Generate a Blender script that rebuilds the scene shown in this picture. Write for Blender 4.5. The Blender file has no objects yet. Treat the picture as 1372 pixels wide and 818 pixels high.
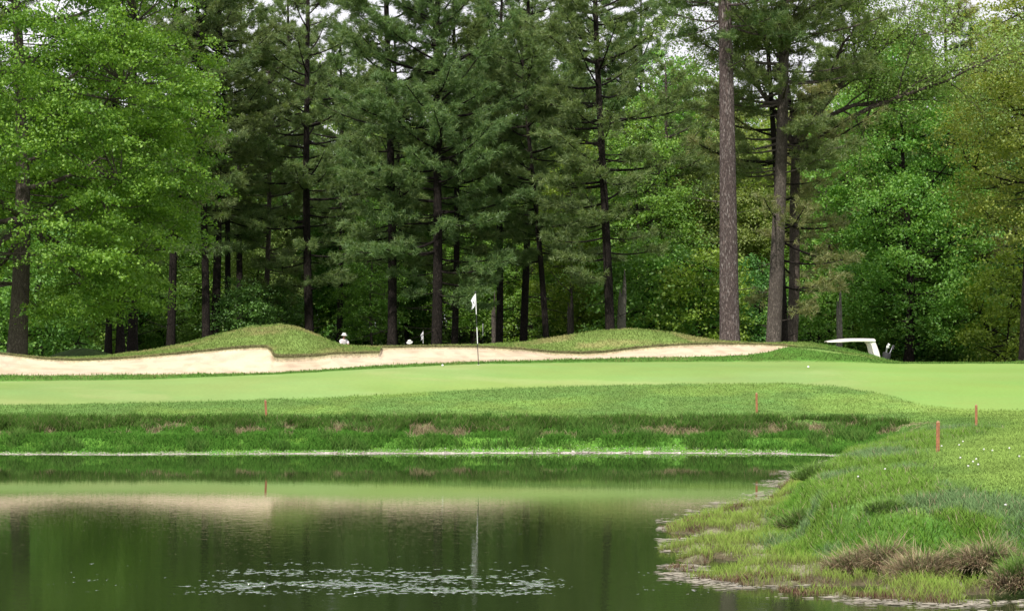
import bpy, math, random
import numpy as np
from mathutils import Vector, Matrix

F = 2700.0; HZ = 440.0; CX = 686.0; CAMZ = 3.0
rng = np.random.default_rng(11)
random.seed(5)
sc = bpy.context.scene
col = sc.collection
ss = lambda a, b, x: (lambda t: t * t * (3 - 2 * t))(np.clip((x - a) / (b - a), 0, 1))

# ------------------------------------------------------------------ helpers
def tag(o, label=None, cat=None, group=None, kind=None):
    if label: o['label'] = label
    if cat: o['category'] = cat
    if group: o['group'] = group
    if kind: o['kind'] = kind
    return o

def empty(name, loc=(0, 0, 0), rz=0.0):
    o = bpy.data.objects.new(name, None); col.objects.link(o)
    o.location = loc; o.rotation_euler = (0, 0, rz); o.empty_display_size = .3
    return o

def link(name, me, mat=None, parent=None):
    o = bpy.data.objects.new(name, me); col.objects.link(o)
    if mat is not None and len(me.materials) == 0: me.materials.append(mat)
    if parent is not None: o.parent = parent
    return o

def np_mesh(name, V, groups, colors=None, smooth=False):
    """groups: list of int arrays (n,k)"""
    me = bpy.data.meshes.new(name)
    V = np.asarray(V, np.float32)
    me.vertices.add(len(V)); me.vertices.foreach_set('co', V.ravel())
    loops = np.concatenate([g.ravel() for g in groups]).astype(np.int32)
    tot = np.concatenate([np.full(len(g), g.shape[1], np.int32) for g in groups])
    start = np.concatenate([[0], np.cumsum(tot)[:-1]]).astype(np.int32)
    me.loops.add(len(loops)); me.loops.foreach_set('vertex_index', loops)
    me.polygons.add(len(tot)); me.polygons.foreach_set('loop_start', start)
    me.polygons.foreach_set('loop_total', tot)
    if smooth: me.polygons.foreach_set('use_smooth', np.ones(len(tot), bool))
    me.update(calc_edges=True)
    if colors is not None:
        a = me.color_attributes.new('Col', 'FLOAT_COLOR', 'POINT')
        c = np.ones((len(V), 4), np.float32); c[:, :3] = colors
        a.data.foreach_set('color', c.ravel())
    return me

class MB:
    """collects rings, boxes and prisms into one mesh"""
    def __init__(s): s.V = []; s.Fc = []; s.n = 0
    def add(s, V, Fs):
        s.V += [tuple(v) for v in V]; s.Fc += [tuple(i + s.n for i in f) for f in Fs]; s.n += len(V)
    def box(s, c, d, rot=None):
        x, y, z = d[0] / 2, d[1] / 2, d[2] / 2
        P = [Vector(p) for p in ((-x, -y, -z), (x, -y, -z), (x, y, -z), (-x, y, -z), (-x, -y, z), (x, -y, z), (x, y, z), (-x, y, z))]
        if rot is not None: P = [rot @ p for p in P]
        s.add([p + Vector(c) for p in P], [(0, 3, 2, 1), (4, 5, 6, 7), (0, 1, 5, 4), (1, 2, 6, 5), (2, 3, 7, 6), (3, 0, 4, 7)])
    def tube(s, pts, rad, n=8, sx=1.0, sy=1.0, cap=True):
        pts = [Vector(p) for p in pts]; R = rad if hasattr(rad, '__len__') else [rad] * len(pts)
        V = []; prev = None
        for i, p in enumerate(pts):
            d = (pts[min(i + 1, len(pts) - 1)] - pts[max(i - 1, 0)]).normalized()
            a = d.orthogonal().normalized() if prev is None else (prev - d * prev.dot(d)).normalized()
            prev = a; b = d.cross(a)
            for k in range(n):
                t = 2 * math.pi * k / n
                V.append(p + a * math.cos(t) * R[i] * sx + b * math.sin(t) * R[i] * sy)
        Fs = [(i * n + k, i * n + (k + 1) % n, (i + 1) * n + (k + 1) % n, (i + 1) * n + k) for i in range(len(pts) - 1) for k in range(n)]
        if cap: Fs += [tuple(range(n))[::-1], tuple((len(pts) - 1) * n + k for k in range(n))]
        s.add(V, Fs)
    def lathe(s, prof, c=(0, 0, 0), n=16, ax='z'):
        V = []
        for r, h in prof:
            for k in range(n):
                t = 2 * math.pi * k / n; x, y = r * math.cos(t), r * math.sin(t)
                p = (x, y, h) if ax == 'z' else (x, h, y)
                V.append(Vector(p) + Vector(c))
        Fs = [(i * n + k, i * n + (k + 1) % n, (i + 1) * n + (k + 1) % n, (i + 1) * n + k) for i in range(len(prof) - 1) for k in range(n)]
        s.add(V, Fs)
    def prism(s, poly, y0, y1):
        n = len(poly)
        V = [(x, y0, z) for x, z in poly] + [(x, y1, z) for x, z in poly]
        s.add(V, [tuple(range(n)), tuple(range(2 * n - 1, n - 1, -1))] + [(i, i + n, (i + 1) % n + n, (i + 1) % n) for i in range(n)])
    def build(s, name, mat, parent=None, smooth=False, bevel=0):
        me = bpy.data.meshes.new(name); me.from_pydata(s.V, [], s.Fc); me.update()
        if smooth:
            for p in me.polygons: p.use_smooth = True
        o = link(name, me, mat, parent)
        if bevel:
            m = o.modifiers.new('bevel', 'BEVEL'); m.width = bevel; m.segments = 2
        return o

_tab = rng.random((256, 256))
def vnoise(x, y, seed=0):
    x = np.asarray(x, float) + seed * 17.31; y = np.asarray(y, float) + seed * 9.77
    xi = np.floor(x).astype(int); yi = np.floor(y).astype(int); fx = x - xi; fy = y - yi
    fx = fx * fx * (3 - 2 * fx); fy = fy * fy * (3 - 2 * fy)
    g = lambda a, b: _tab[a & 255, b & 255]
    return (g(xi, yi) * (1 - fx) + g(xi + 1, yi) * fx) * (1 - fy) + (g(xi, yi + 1) * (1 - fx) + g(xi + 1, yi + 1) * fx) * fy
def fbm(x, y, seed=0, o=4):
    s = 0; a = .5; t = 0
    for i in range(o):
        s = s + a * vnoise(x * 2 ** i, y * 2 ** i, seed + i * 3); t += a; a *= .5
    return s / t

# ------------------------------------------------------------------ materials
def newmat(name):
    m = bpy.data.materials.new(name); m.use_nodes = True
    nt = m.node_tree; nt.nodes.clear()
    out = nt.nodes.new('ShaderNodeOutputMaterial')
    return m, nt, out
def N(nt, t, **k):
    n = nt.nodes.new(t)
    for a, b in k.items():
        if a in n.inputs: n.inputs[a].default_value = b
        else: setattr(n, a, b)
    return n
def mixc(nt, fac, a, b, mode='MIX'):
    n = nt.nodes.new('ShaderNodeMix'); n.data_type = 'RGBA'; n.blend_type = mode
    for sock, v in ((n.inputs[0], fac), (n.inputs[6], a), (n.inputs[7], b)):
        if hasattr(v, 'links') or isinstance(v, bpy.types.NodeSocket): nt.links.new(v, sock)
        else: sock.default_value = v if not isinstance(v, tuple) else (*v[:3], 1)
    return n.outputs[2]
def mrange(nt, v, a, b, c, d):
    n = nt.nodes.new('ShaderNodeMapRange'); nt.links.new(v, n.inputs[0])
    for i, q in enumerate((a, b, c, d)): n.inputs[i + 1].default_value = q
    return n.outputs[0]
def coords(nt, kind='Object', scale=(1, 1, 1), loc=(0, 0, 0)):
    t = nt.nodes.new('ShaderNodeTexCoord'); m = nt.nodes.new('ShaderNodeMapping')
    nt.links.new(t.outputs[kind], m.inputs[0]); m.inputs['Scale'].default_value = scale; m.inputs['Location'].default_value = loc
    return m.outputs[0]
def noise(nt, vec, scale, detail=3, rough=.55):
    n = N(nt, 'ShaderNodeTexNoise', Scale=scale, Detail=detail, Roughness=rough); nt.links.new(vec, n.inputs['Vector'])
    return n.outputs['Fac']
def bump(nt, h, strength, dist):
    b = N(nt, 'ShaderNodeBump', Strength=strength, Distance=dist); nt.links.new(h, b.inputs['Height'])
    return b.outputs['Normal']

def leaf_mat(name, c1, c2, c3, trans=.35, clump=.55):
    m, nt, out = newmat(name)
    geo = nt.nodes.new('ShaderNodeNewGeometry'); oi = nt.nodes.new('ShaderNodeObjectInfo')
    v = coords(nt, 'Object')
    n1 = mrange(nt, noise(nt, v, clump, 2), .35, .65, 0, 1)
    c = mixc(nt, n1, c1, c2)
    r = mrange(nt, geo.outputs['Random Per Island'], .5, 1, 0, .6)
    c = mixc(nt, r, c, c3)
    hs = N(nt, 'ShaderNodeHueSaturation'); nt.links.new(c, hs.inputs['Color'])
    nt.links.new(mrange(nt, oi.outputs['Random'], 0, 1, .485, .52), hs.inputs['Hue'])
    nt.links.new(mrange(nt, geo.outputs['Random Per Island'], 0, 1, .80, 1.2), hs.inputs['Value'])
    d = N(nt, 'ShaderNodeBsdfDiffuse'); t = N(nt, 'ShaderNodeBsdfTranslucent'); g = N(nt, 'ShaderNodeBsdfGlossy', Roughness=.55)
    nt.links.new(hs.outputs[0], d.inputs[0])
    tc = mixc(nt, 1.0, hs.outputs[0], (1.25, 1.2, .55), 'MULTIPLY'); nt.links.new(tc, t.inputs[0])
    mx = N(nt, 'ShaderNodeMixShader', Fac=trans); nt.links.new(d.outputs[0], mx.inputs[1]); nt.links.new(t.outputs[0], mx.inputs[2])
    m2 = N(nt, 'ShaderNodeMixShader', Fac=.035); nt.links.new(mx.outputs[0], m2.inputs[1]); nt.links.new(g.outputs[0], m2.inputs[2])
    nt.links.new(m2.outputs[0], out.inputs[0])
    return m

def bark_mat(name, c1, c2, fleck=None, sc_=(9, 9, 1.6), wv=3.0):
    m, nt, out = newmat(name)
    v = coords(nt, 'Object', sc_)
    vo = N(nt, 'ShaderNodeTexVoronoi', Scale=wv); vo.feature = 'DISTANCE_TO_EDGE'
    nz = N(nt, 'ShaderNodeTexNoise', Scale=2.5, Detail=4); nt.links.new(v, nz.inputs['Vector'])
    mv = nt.nodes.new('ShaderNodeVectorMath'); mv.operation = 'ADD'; nt.links.new(v, mv.inputs[0]); nt.links.new(nz.outputs['Color'], mv.inputs[1])
    nt.links.new(mv.outputs[0], vo.inputs['Vector'])
    e = mrange(nt, vo.outputs['Distance'], 0, .22, 0, 1)
    c = mixc(nt, e, c1, c2)
    big = noise(nt, coords(nt, 'Object', (1, 1, .5)), 1.4, 3)
    c = mixc(nt, mrange(nt, big, .3, .7, 0, .55), c, c1)
    if fleck:
        fl = noise(nt, coords(nt, 'Object', (12, 12, 3)), 1.7, 3)
        c = mixc(nt, mrange(nt, fl, .56, .70, 0, .75), c, fleck)
    p = N(nt, 'ShaderNodeBsdfPrincipled', Roughness=.95); nt.links.new(c, p.inputs['Base Color'])
    p.inputs['Specular IOR Level'].default_value = .15
    nt.links.new(bump(nt, e, .9, .03), p.inputs['Normal'])
    nt.links.new(p.outputs[0], out.inputs[0])
    return m

def simple(name, c, rough=.6, metal=0, var=.12, vs=8, bmp=0):
    m, nt, out = newmat(name)
    n = noise(nt, coords(nt), vs, 4)
    cc = mixc(nt, mrange(nt, n, .3, .7, 0, 1), tuple(x * (1 - var) for x in c), tuple(min(1, x * (1 + var)) for x in c))
    p = N(nt, 'ShaderNodeBsdfPrincipled', Roughness=rough, Metallic=metal); nt.links.new(cc, p.inputs['Base Color'])
    if bmp: nt.links.new(bump(nt, n, bmp, .01), p.inputs['Normal'])
    nt.links.new(p.outputs[0], out.inputs[0])
    return m

def ground_mat(name, fine=22, vary=.35, bstr=.6, bdist=.03, stretch=(1, 1, 1)):
    m, nt, out = newmat(name)
    a = N(nt, 'ShaderNodeVertexColor'); a.layer_name = 'Col'
    v = coords(nt, 'Object', stretch)
    n1 = noise(nt, v, fine, 3, .7); n2 = noise(nt, v, 1.3, 4); n3 = noise(nt, v, .22, 2)
    c = mixc(nt, mrange(nt, n1, .3, .7, 0, 1), a.outputs['Color'], (0, 0, 0))
    hs = N(nt, 'ShaderNodeHueSaturation'); nt.links.new(a.outputs['Color'], hs.inputs['Color'])
    ma = nt.nodes.new('ShaderNodeMath'); ma.operation = 'MULTIPLY'
    nt.links.new(mrange(nt, n1, .3, .7, 1 - vary, 1 + vary), ma.inputs[0])
    mb = nt.nodes.new('ShaderNodeMath'); mb.operation = 'MULTIPLY'
    nt.links.new(mrange(nt, n2, .3, .7, 1 - vary * .5, 1 + vary * .5), mb.inputs[0])
    nt.links.new(mrange(nt, n3, .35, .65, .93, 1.07), mb.inputs[1]); nt.links.new(mb.outputs[0], ma.inputs[1])
    nt.links.new(ma.outputs[0], hs.inputs['Value'])
    nt.links.new(mrange(nt, n2, .3, .7, .488, .508), hs.inputs['Hue'])
    p = N(nt, 'ShaderNodeBsdfPrincipled', Roughness=.95); nt.links.new(hs.outputs[0], p.inputs['Base Color'])
    p.inputs['Specular IOR Level'].default_value = .1
    nt.links.new(bump(nt, n1, bstr, bdist), p.inputs['Normal'])
    nt.links.new(p.outputs[0], out.inputs[0])
    return m

def blade_mat(name, trans=.3):
    m, nt, out = newmat(name)
    a = N(nt, 'ShaderNodeVertexColor'); a.layer_name = 'Col'
    d = N(nt, 'ShaderNodeBsdfDiffuse'); t = N(nt, 'ShaderNodeBsdfTranslucent')
    nt.links.new(a.outputs['Color'], d.inputs[0]); nt.links.new(a.outputs['Color'], t.inputs[0])
    ge = nt.nodes.new('ShaderNodeNewGeometry'); vm = nt.nodes.new('ShaderNodeVectorMath'); vm.operation = 'MULTIPLY_ADD'
    nt.links.new(ge.outputs['Normal'], vm.inputs[0]); vm.inputs[1].default_value = (.6, .6, .6); vm.inputs[2].default_value = (0, 0, .8)
    nv = nt.nodes.new('ShaderNodeVectorMath'); nv.operation = 'NORMALIZE'; nt.links.new(vm.outputs[0], nv.inputs[0]); nt.links.new(nv.outputs[0], d.inputs['Normal'])
    mx = N(nt, 'ShaderNodeMixShader', Fac=trans); nt.links.new(d.outputs[0], mx.inputs[1]); nt.links.new(t.outputs[0], mx.inputs[2])
    nt.links.new(mx.outputs[0], out.inputs[0])
    return m

M = {}
M['ground'] = ground_mat('rough_turf', 16, .38, .9, .04)
M['green'] = ground_mat('mown_turf', 30, .07, .2, .01, (.35, 1, 1))
M['sand'] = ground_mat('bunker_sand', 22, .09, .6, .025)
M['pebble'] = ground_mat('pebble_strip', 14, .45, 1, .03)
M['blade'] = blade_mat('grass_blade')
M['dec_bright'] = leaf_mat('bright_leaves', (.235, .38, .045), (.13, .25, .027), (.35, .46, .075), .42)
M['dec_mid'] = leaf_mat('mid_leaves', (.19, .37, .07), (.12, .27, .05), (.28, .45, .09), .42)
M['dec_dark'] = leaf_mat('dark_leaves', (.13, .28, .06), (.085, .20, .045), (.19, .35, .07), .38)
M['dec_fresh'] = leaf_mat('fresh_leaves', (.20, .38, .06), (.125, .28, .04), (.33, .47, .09), .43)
M['dec_yellow'] = leaf_mat('yellow_leaves', (.30, .38, .08), (.20, .29, .05), (.42, .42, .09), .42)
M['dec_pale'] = leaf_mat('pale_leaves', (.30, .41, .11), (.19, .29, .07), (.40, .47, .15), .42)
M['pine'] = leaf_mat('pine_needles', (.175, .275, .09), (.11, .185, .06), (.26, .30, .11), .38, .9)
M['pine_olive'] = leaf_mat('olive_pine_needles', (.25, .29, .105), (.165, .205, .075), (.34, .29, .14), .38, .9)
M['bark_dark'] = bark_mat('dark_bark', (.012, .010, .009), (.050, .040, .034))
M['bark_grey'] = bark_mat('grey_bark', (.085, .07, .06), (.20, .17, .145))
M['bark_hero'] = bark_mat('scaly_bark', (.07, .052, .05), (.20, .155, .145), (.46, .41, .39))
M['bark_brown'] = bark_mat('brown_bark', (.07, .055, .048), (.19, .155, .13))
M['bark_pale'] = bark_mat('pale_bark', (.16, .145, .12), (.30, .28, .24))

# ------------------------------------------------------------------ terrain
def P(px, py, z=0.0):
    Y = (CAMZ - z) * F / (py - HZ); return ((px - CX) / F * Y, Y)
Wl = [(-90, 48.2), (-30, 48.1)] + [P(x, y) for x, y in ((0, 608.5), (150, 609), (300, 608), (500, 607.5), (700, 607), (900, 607), (1050, 608), (1110, 610), (1150, 612), (1120, 620), (1085, 632), (1062, 648), (1048, 664), (1030, 674), (1000, 676), (950, 690), (908, 704), (900, 722), (905, 745), (912, 766), (955, 775), (1000, 784), (1080, 795), (1150, 801), (1250, 808), (1372, 814), (1600, 830))] + [(14, 18.5), (40, 16), (90, 14)]
Bl = [(-90, 49.3), (-12, 49.2), (8.2, 49.2), (8.9, 48.2), (8.8, 46.2), (8.0, 44.0), P(1140, 618, .2), P(1105, 632, .2), P(1080, 650, .2), P(1062, 670, .15), P(1052, 692, .15), P(1068, 715, .15), P(1095, 738, .15), P(1130, 752, .15), P(1200, 762, .15), P(1290, 767, .15), P(1372, 775, .15), (9, 21.5), (15, 19.8), (40, 17.2), (90, 15.2)]
Tl = [(-90, 51.3), (-12, 51.25), (8.8, 51.2), (10.0, 49.4), (9.8, 45.8), (8.3, 42), P(1170, 602, .65), P(1135, 622, .6), P(1110, 640, .6), P(1100, 660, .6), P(1098, 672, .65), P(1120, 679, .7), P(1160, 683, .72), P(1200, 686, .74), P(1290, 689, .76), P(1372, 690, .76), (9, 22.9), (15, 21.2), (40, 18.6), (90, 16.6)]
def sdist(X, Y, line):
    """distance to polyline, positive on the land side (outside the water polygon)"""
    poly = np.array(line + [(90, -60), (-90, -60)])
    D = np.full(X.shape, 1e9)
    L = np.array(line)
    for a, b in zip(L[:-1], L[1:]):
        ab = b - a; t = np.clip(((X - a[0]) * ab[0] + (Y - a[1]) * ab[1]) / (ab @ ab), 0, 1)
        D = np.minimum(D, np.hypot(X - a[0] - t * ab[0], Y - a[1] - t * ab[1]))
    ins = np.zeros(X.shape, bool); n = len(poly)
    for i in range(n):
        a = poly[i]; b = poly[(i + 1) % n]
        c = ((a[1] > Y) != (b[1] > Y))
        xx = (b[0] - a[0]) * (Y - a[1]) / ((b[1] - a[1]) if b[1] != a[1] else 1e-9) + a[0]
        ins ^= c & (X < xx)
    return np.where(ins, -D, D)

PXs = np.concatenate([np.linspace(-4200, -700, 36)[:-1], np.linspace(-700, -60, 81)[:-1], np.arange(-60, 1433, 2.0), np.linspace(1432, 2100, 84)[1:], np.linspace(2100, 5600, 36)[1:]])
Yn = np.concatenate([np.linspace(4, 20, 17)[:-1], np.arange(20, 52.01, .12)]); Yn[-1] = 52.0
U = (PXs - CX) / F
Yg = np.repeat(Yn[:, None], len(PXs), 1); Xg = U[None, :] * Yg

def near_fields(X, Y):
    wob = (fbm(X * 1.6, Y * 1.6, 3) - .5) * .32
    dW = sdist(X, Y, Wl); dB = sdist(X, Y, Bl); dT = sdist(X, Y, Tl)
    right = ss(1.0, 1.6, X) * (1 - ss(43, 47, Y))
    dW2 = dW + wob * (1.1 + .7 * right) ; dB2 = dB + wob * (.8 + right); dT2 = dT + wob
    zB = .33 * (1 - right) + .16 * right; zT = .74 * (1 - right) + .72 * right
    t1 = np.clip(dW2 / np.maximum(dW2 + np.abs(dB2), 1e-4), 0, 1)
    zlow = zB * (t1 ** 2.0)
    # marsh: hummocks dipping just under the water
    marsh = right * ss(-.1, .3, dW) * (1 - ss(-.2, .1, dB))
    hm = (fbm(X * 1.7, Y * 1.7, 71) - .5)
    zlow = zlow * (1 - .75 * marsh) + marsh * np.clip(hm * .55 + .03 * (fbm(X * 6, Y * 6, 12) - .5) - .004 + .05 * ss(-.6, .0, dB), -.08, .09)
    t2 = np.clip(dB2 / np.maximum(dB2 + np.abs(dT2), 1e-4), 0, 1)
    zmid = zB + (zT - zB) * (t2 * t2 * (3 - 2 * t2))
    Pl = .90 * (1 - ss(5, 9, X)) + ss(5, 9, X) * .88 + .22 * np.exp(-((Y - 30) / 7.5) ** 2) * ss(2, 5, X)
    ztop = zT + (Pl - zT) * (1 - np.exp(-np.maximum(dT2, 0) / 1.6))
    z = np.where(dW2 <= 0, -np.minimum(.6, -dW2 * .3), np.where(dB2 < 0, zlow, np.where(dT2 < 0, zmid, ztop)))
    z = z + (fbm(X * 3.5, Y * 3.5, 5) - .5) * .05 * ss(.1, .8, dW2) * (1 - marsh)
    return z, dW2, dB2, dT2, right
Zn, dW, dB, dT, RT = near_fields(Xg, Yg)

def curve(px, pts):
    a = np.array(pts, float); return np.interp(px, a[:, 0], a[:, 1])
jag = lambda s, a, k=.05: (fbm(PXs * k, PXs * 0 + s, s, 3) - .5) * 2 * a
c5y = curve(PXs, [(-200, 545), (0, 543), (200, 540), (440, 533), (686, 520), (900, 514.5), (1060, 514), (1120, 518), (1180, 529), (1240, 545), (1290, 551), (1372, 552), (2000, 553)]) + jag(1, .8)
c5Y = curve(PXs, [(0, 53.2), (440, 54), (686, 55.5), (900, 56), (1080, 56), (1180, 54.2), (1240, 52.7), (1372, 52.5)])
c6y = curve(PXs, [(-200, 512), (0, 511), (200, 508.5), (400, 500), (500, 494), (640, 487.5), (800, 485.5), (1000, 484.5), (1100, 485), (1200, 487), (1372, 487)])
c6Y = curve(PXs, [(0, 55.6), (500, 56.9), (640, 58.1), (860, 59), (1000, 59.6), (1200, 60), (1400, 60)])
c7y = curve(PXs, [(-400, 505), (0, 503), (200, 502), (350, 500), (420, 496), (500, 490), (640, 484.5), (860, 479), (950, 477.5), (1000, 475.5), (1030, 471), (1055, 464.6), (1100, 471), (1160, 478), (1200, 487.2), (1400, 487.2)]) + jag(2, .5)
c7Y = curve(PXs, [(0, 56.4), (500, 57.7), (640, 59), (860, 59.9), (1000, 60.5), (1055, 61.4), (1200, 61), (1400, 61)])
c8y = curve(PXs, [(-500, 473), (0, 475), (60, 482), (100, 484), (160, 481.5), (200, 478.5), (260, 473), (320, 467.5), (350, 466), (358, 467), (363, 471), (367, 479), (372, 480.5), (420, 478.5), (450, 475), (508, 473.5), (511, 466.8), (560, 465.5), (640, 465.5), (700, 469), (740, 473.5), (780, 475), (810, 473), (860, 467), (900, 463.6), (960, 461.5), (1020, 462.3), (1045, 463.3), (1055, 464.5), (1100, 468), (1160, 477), (1200, 487.3), (1400, 487.3)]) + jag(4, .35, .12)
c8Y = curve(PXs, [(0, 58.6), (355, 59.4), (363, 58.9), (370, 58.5), (508, 59.2), (512, 60.3), (700, 61), (1000, 62), (1055, 61.8), (1200, 61.6)])
c9y = curve(PXs, [(-700, 470), (-500, 474), (-200, 468), (0, 474), (60, 480), (130, 478.5), (200, 470), (250, 460), (300, 446.5), (335, 438.5), (375, 435), (400, 439), (425, 449), (447, 459.5), (460, 463), (480, 464.5), (520, 465), (640, 462.5), (700, 459), (760, 450), (800, 443.5), (850, 441), (900, 446), (960, 457), (1020, 460.8), (1060, 459), (1090, 460), (1120, 465), (1160, 474), (1190, 483), (1215, 487.4), (1340, 487), (1372, 484.5), (1450, 480), (1700, 484)])
c9Y = curve(PXs, [(0, 62), (200, 62.6), (375, 63.5), (500, 63), (850, 64), (1060, 63.8), (1200, 63.6)])
z_of = lambda y, Y: CAMZ - (y - HZ) * Y / F
z5, z6, z7, z8, z9 = z_of(c5y, c5Y), z_of(c6y, c6Y), z_of(c7y, c7Y), z_of(c8y, c8Y), z_of(c9y, c9Y)
Y4 = np.full(len(PXs), 52.0); z4 = Zn[-1]
rowsY, rowsZ, seg = [], [], []
def strip(Ya, za, Yb, zb, n, name, ease=lambda t: t, first=False):
    for i in range(n):
        t = (i + 1) / n; rowsY.append(Ya + (Yb - Ya) * t); e = ease(t); rowsZ.append(za + (zb - za) * e); seg.append(name)
strip(Y4, z4, c5Y, z5, 26, 'rough')
strip(c5Y, z5, c6Y, z6, 26, 'green', lambda t: .5 * t + .5 * math.sin(t * math.pi / 2))
strip(c6Y, z6, c7Y, z7, 6, 'collar')
inb = (PXs < 1055)
lipd = np.where(inb, .045 + .06 * ss(355, 372, PXs) * (1 - ss(500, 520, PXs)), 0.0)
strip(c7Y, z7, c8Y, z8 - lipd, 18, 'bunker', lambda t: .65 * t + .35 * t * t)
strip(c8Y, z8 - lipd, c8Y + .03, z8 + .02 * inb, 1, 'lip')
strip(c8Y + .03, z8 + .02 * inb, c9Y, z9, 24, 'mound', lambda t: math.sin(t * math.pi / 2))
Y10 = c9Y + 8; z10 = np.full(len(PXs), 1.0)
strip(c9Y, z9, Y10, z10, 16, 'back', lambda t: t * t * (3 - 2 * t))
Y11 = np.full(len(PXs), 150.0)
strip(Y10, z10, Y11, z10 + .35, 34, 'forest')
strip(Y11, z10 + .35, np.full(len(PXs), 2500.), z10 + 2, 12, 'forest', lambda t: t)
Yf = np.array(rowsY); Zf = np.array(rowsZ); Xf = U[None, :] * Yf
# a low hump behind the far left end of the bunker
seg = np.array(seg)
hump = 1.15 * np.exp(-((Xf + 17.0) / 2.3) ** 2 - ((Yf - 80) / 3.0) ** 2); Zf = Zf + hump
dip = (-.15) * np.exp(-((Xf - 11.8) / 3) ** 2 - ((Yf - 77) / 4) ** 2); Zf = Zf + dip
rgh = np.isin(seg, ['mound', 'back', 'rough', 'collar'])[:, None]
Zf = Zf + rgh * (fbm(Xf * 2.5, Yf * 2.5, 6) - .5) * .05
Zf = Zf + (seg == 'forest')[:, None] * (fbm(Xf * .3, Yf * .3, 7) - .5) * .3
GX = np.vstack([Xg, Xf]); GY = np.vstack([Yg, Yf]); GZ = np.vstack([Zn, Zf])
NR, NC = GX.shape; nn = len(Yn)
def z_at(X, Y):
    px = CX + F * X / Y; c = int(np.clip(np.searchsorted(PXs, px), 1, NC - 1)); t = (px - PXs[c - 1]) / (PXs[c] - PXs[c - 1])
    a = np.interp(Y, GY[:, c - 1], GZ[:, c - 1]); b = np.interp(Y, GY[:, c], GZ[:, c])
    return float(a * (1 - t) + b * t)

# colours
C_ = lambda *a: np.array(a)
ROUGH, LOW, BROWN, LAWN, MUD = C_(.125, .225, .055), C_(.08, .22, .035), C_(.28, .225, .14), C_(.20, .30, .07), C_(.22, .205, .13)
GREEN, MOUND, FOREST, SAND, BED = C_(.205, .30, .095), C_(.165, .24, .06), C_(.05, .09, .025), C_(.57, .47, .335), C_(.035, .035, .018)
def mx(a, b, t): return a * (1 - t[..., None]) + b * t[..., None]
def near_color(X, Y, dW, dB, dT, R):
    n1 = fbm(X * .5, Y * .8, 21); n2 = fbm(X * 2.5, Y * 5, 22)
    c = np.ones(X.shape + (3,)) * ROUGH
    c = mx(c, np.ones_like(c) * C_(.17, .29, .06), ss(.4, .7, n1) * .7)
    lawn = ss(5.0, 6.2, X - (40 - Y) * .02 + (n1 - .5) * 2) * ss(.5, 2.5, dT)
    c = mx(c, np.ones_like(c) * LAWN, lawn)
    # mowing streaks
    c = mx(c, c * 1.18, ss(.52, .62, vnoise(X * .6 + Y * .15, Y * 1.1 - X * .3, 31)) * lawn)
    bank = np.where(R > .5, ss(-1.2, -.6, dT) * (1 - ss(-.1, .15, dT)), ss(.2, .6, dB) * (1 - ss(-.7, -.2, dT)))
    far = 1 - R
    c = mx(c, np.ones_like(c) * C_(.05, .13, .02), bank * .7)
    c = mx(c, np.ones_like(c) * BROWN, ss(.57, .68, fbm(X * 1.5, Y * 2.5, 24)) * ss(.15, .3, dB) * (1 - ss(1.0, 1.3, dB)) * far)
    low = (dB < .05 + .12 * (1 - R))
    c = np.where(low[..., None], mx(np.ones_like(c) * LOW, np.ones_like(c) * C_(.12, .24, .03), n2), c)
    mud = np.maximum((1 - ss(.1, .9, dW + (n2 - .5) * 1.2)), (1 - ss(-.45, .1, dB))) * R
    c = mx(c, np.ones_like(c) * mx(np.ones_like(c) * MUD, np.ones_like(c) * C_(.10, .08, .05), ss(.35, .5, fbm(X * 3, Y * 6, 27))), mud * .95)
    c = np.where((dW < -.05)[..., None], BED, c)
    return c
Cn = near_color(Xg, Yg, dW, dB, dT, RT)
n1 = fbm(Xf * .5, Yf * .8, 21); n2 = fbm(Xf * .9, Yf * 1.4, 25); n3 = vnoise(Xf * .25 + 3, Yf * .9, 28)
Cf = np.ones(Xf.shape + (3,)) * ROUGH
Cf = mx(Cf, np.ones_like(Cf) * C_(.19, .30, .065), ss(.4, .7, n1) * .7)
lw = ss(9.3, 11, Xf + (n1 - .5) * 2)
Cf = mx(Cf, np.ones_like(Cf) * LAWN * 1.05, lw)
g = (seg == 'green')[:, None] * np.ones_like(Xf)
gc = mx(np.ones_like(Cf) * GREEN, np.ones_like(Cf) * C_(.185, .285, .075), ss(.35, .65, n3) * .8)
gc = gc * (1 + .16 * (fbm(Xf * .16 + 9, Yf * 1.6, 81, 3) - .5)[..., None] * [1, .7, .5] + .10 * (fbm(Xf * 1.2, Yf * 2.2, 82, 3) - .5)[..., None])
gc = mx(gc, np.ones_like(Cf) * C_(.26, .325, .12), ss(.58, .72, fbm(Xf * .35, Yf * 1.5, 83)) * .6)
gc = mx(gc, np.ones_like(Cf) * C_(.20, .33, .075), ss(8, 11, Xf) * .7)
Cf = mx(Cf, gc, g)
Cf = mx(Cf, np.ones_like(Cf) * C_(.085, .20, .03), (seg == 'collar')[:, None] * np.ones_like(Xf))
mm = ((seg == 'mound') | (seg == 'back'))[:, None] * np.ones_like(Xf)
mc = mx(np.ones_like(Cf) * MOUND, np.ones_like(Cf) * C_(.27, .26, .10), ss(.45, .7, n2) * .8)
mc = mx(mc, np.ones_like(Cf) * C_(.10, .20, .035), ss(9, 10, Xf))
Cf = mx(Cf, mc, mm)
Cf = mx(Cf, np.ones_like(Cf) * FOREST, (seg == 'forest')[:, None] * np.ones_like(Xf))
sb = (seg == 'bunker')[:, None] * inb[None, :] * 1.0
sandc = mx(np.ones_like(Cf) * SAND, np.ones_like(Cf) * SAND * C_(.90, .88, .85), ss(.4, .7, fbm(Xf * .7, Yf * 2, 33)))
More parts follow.
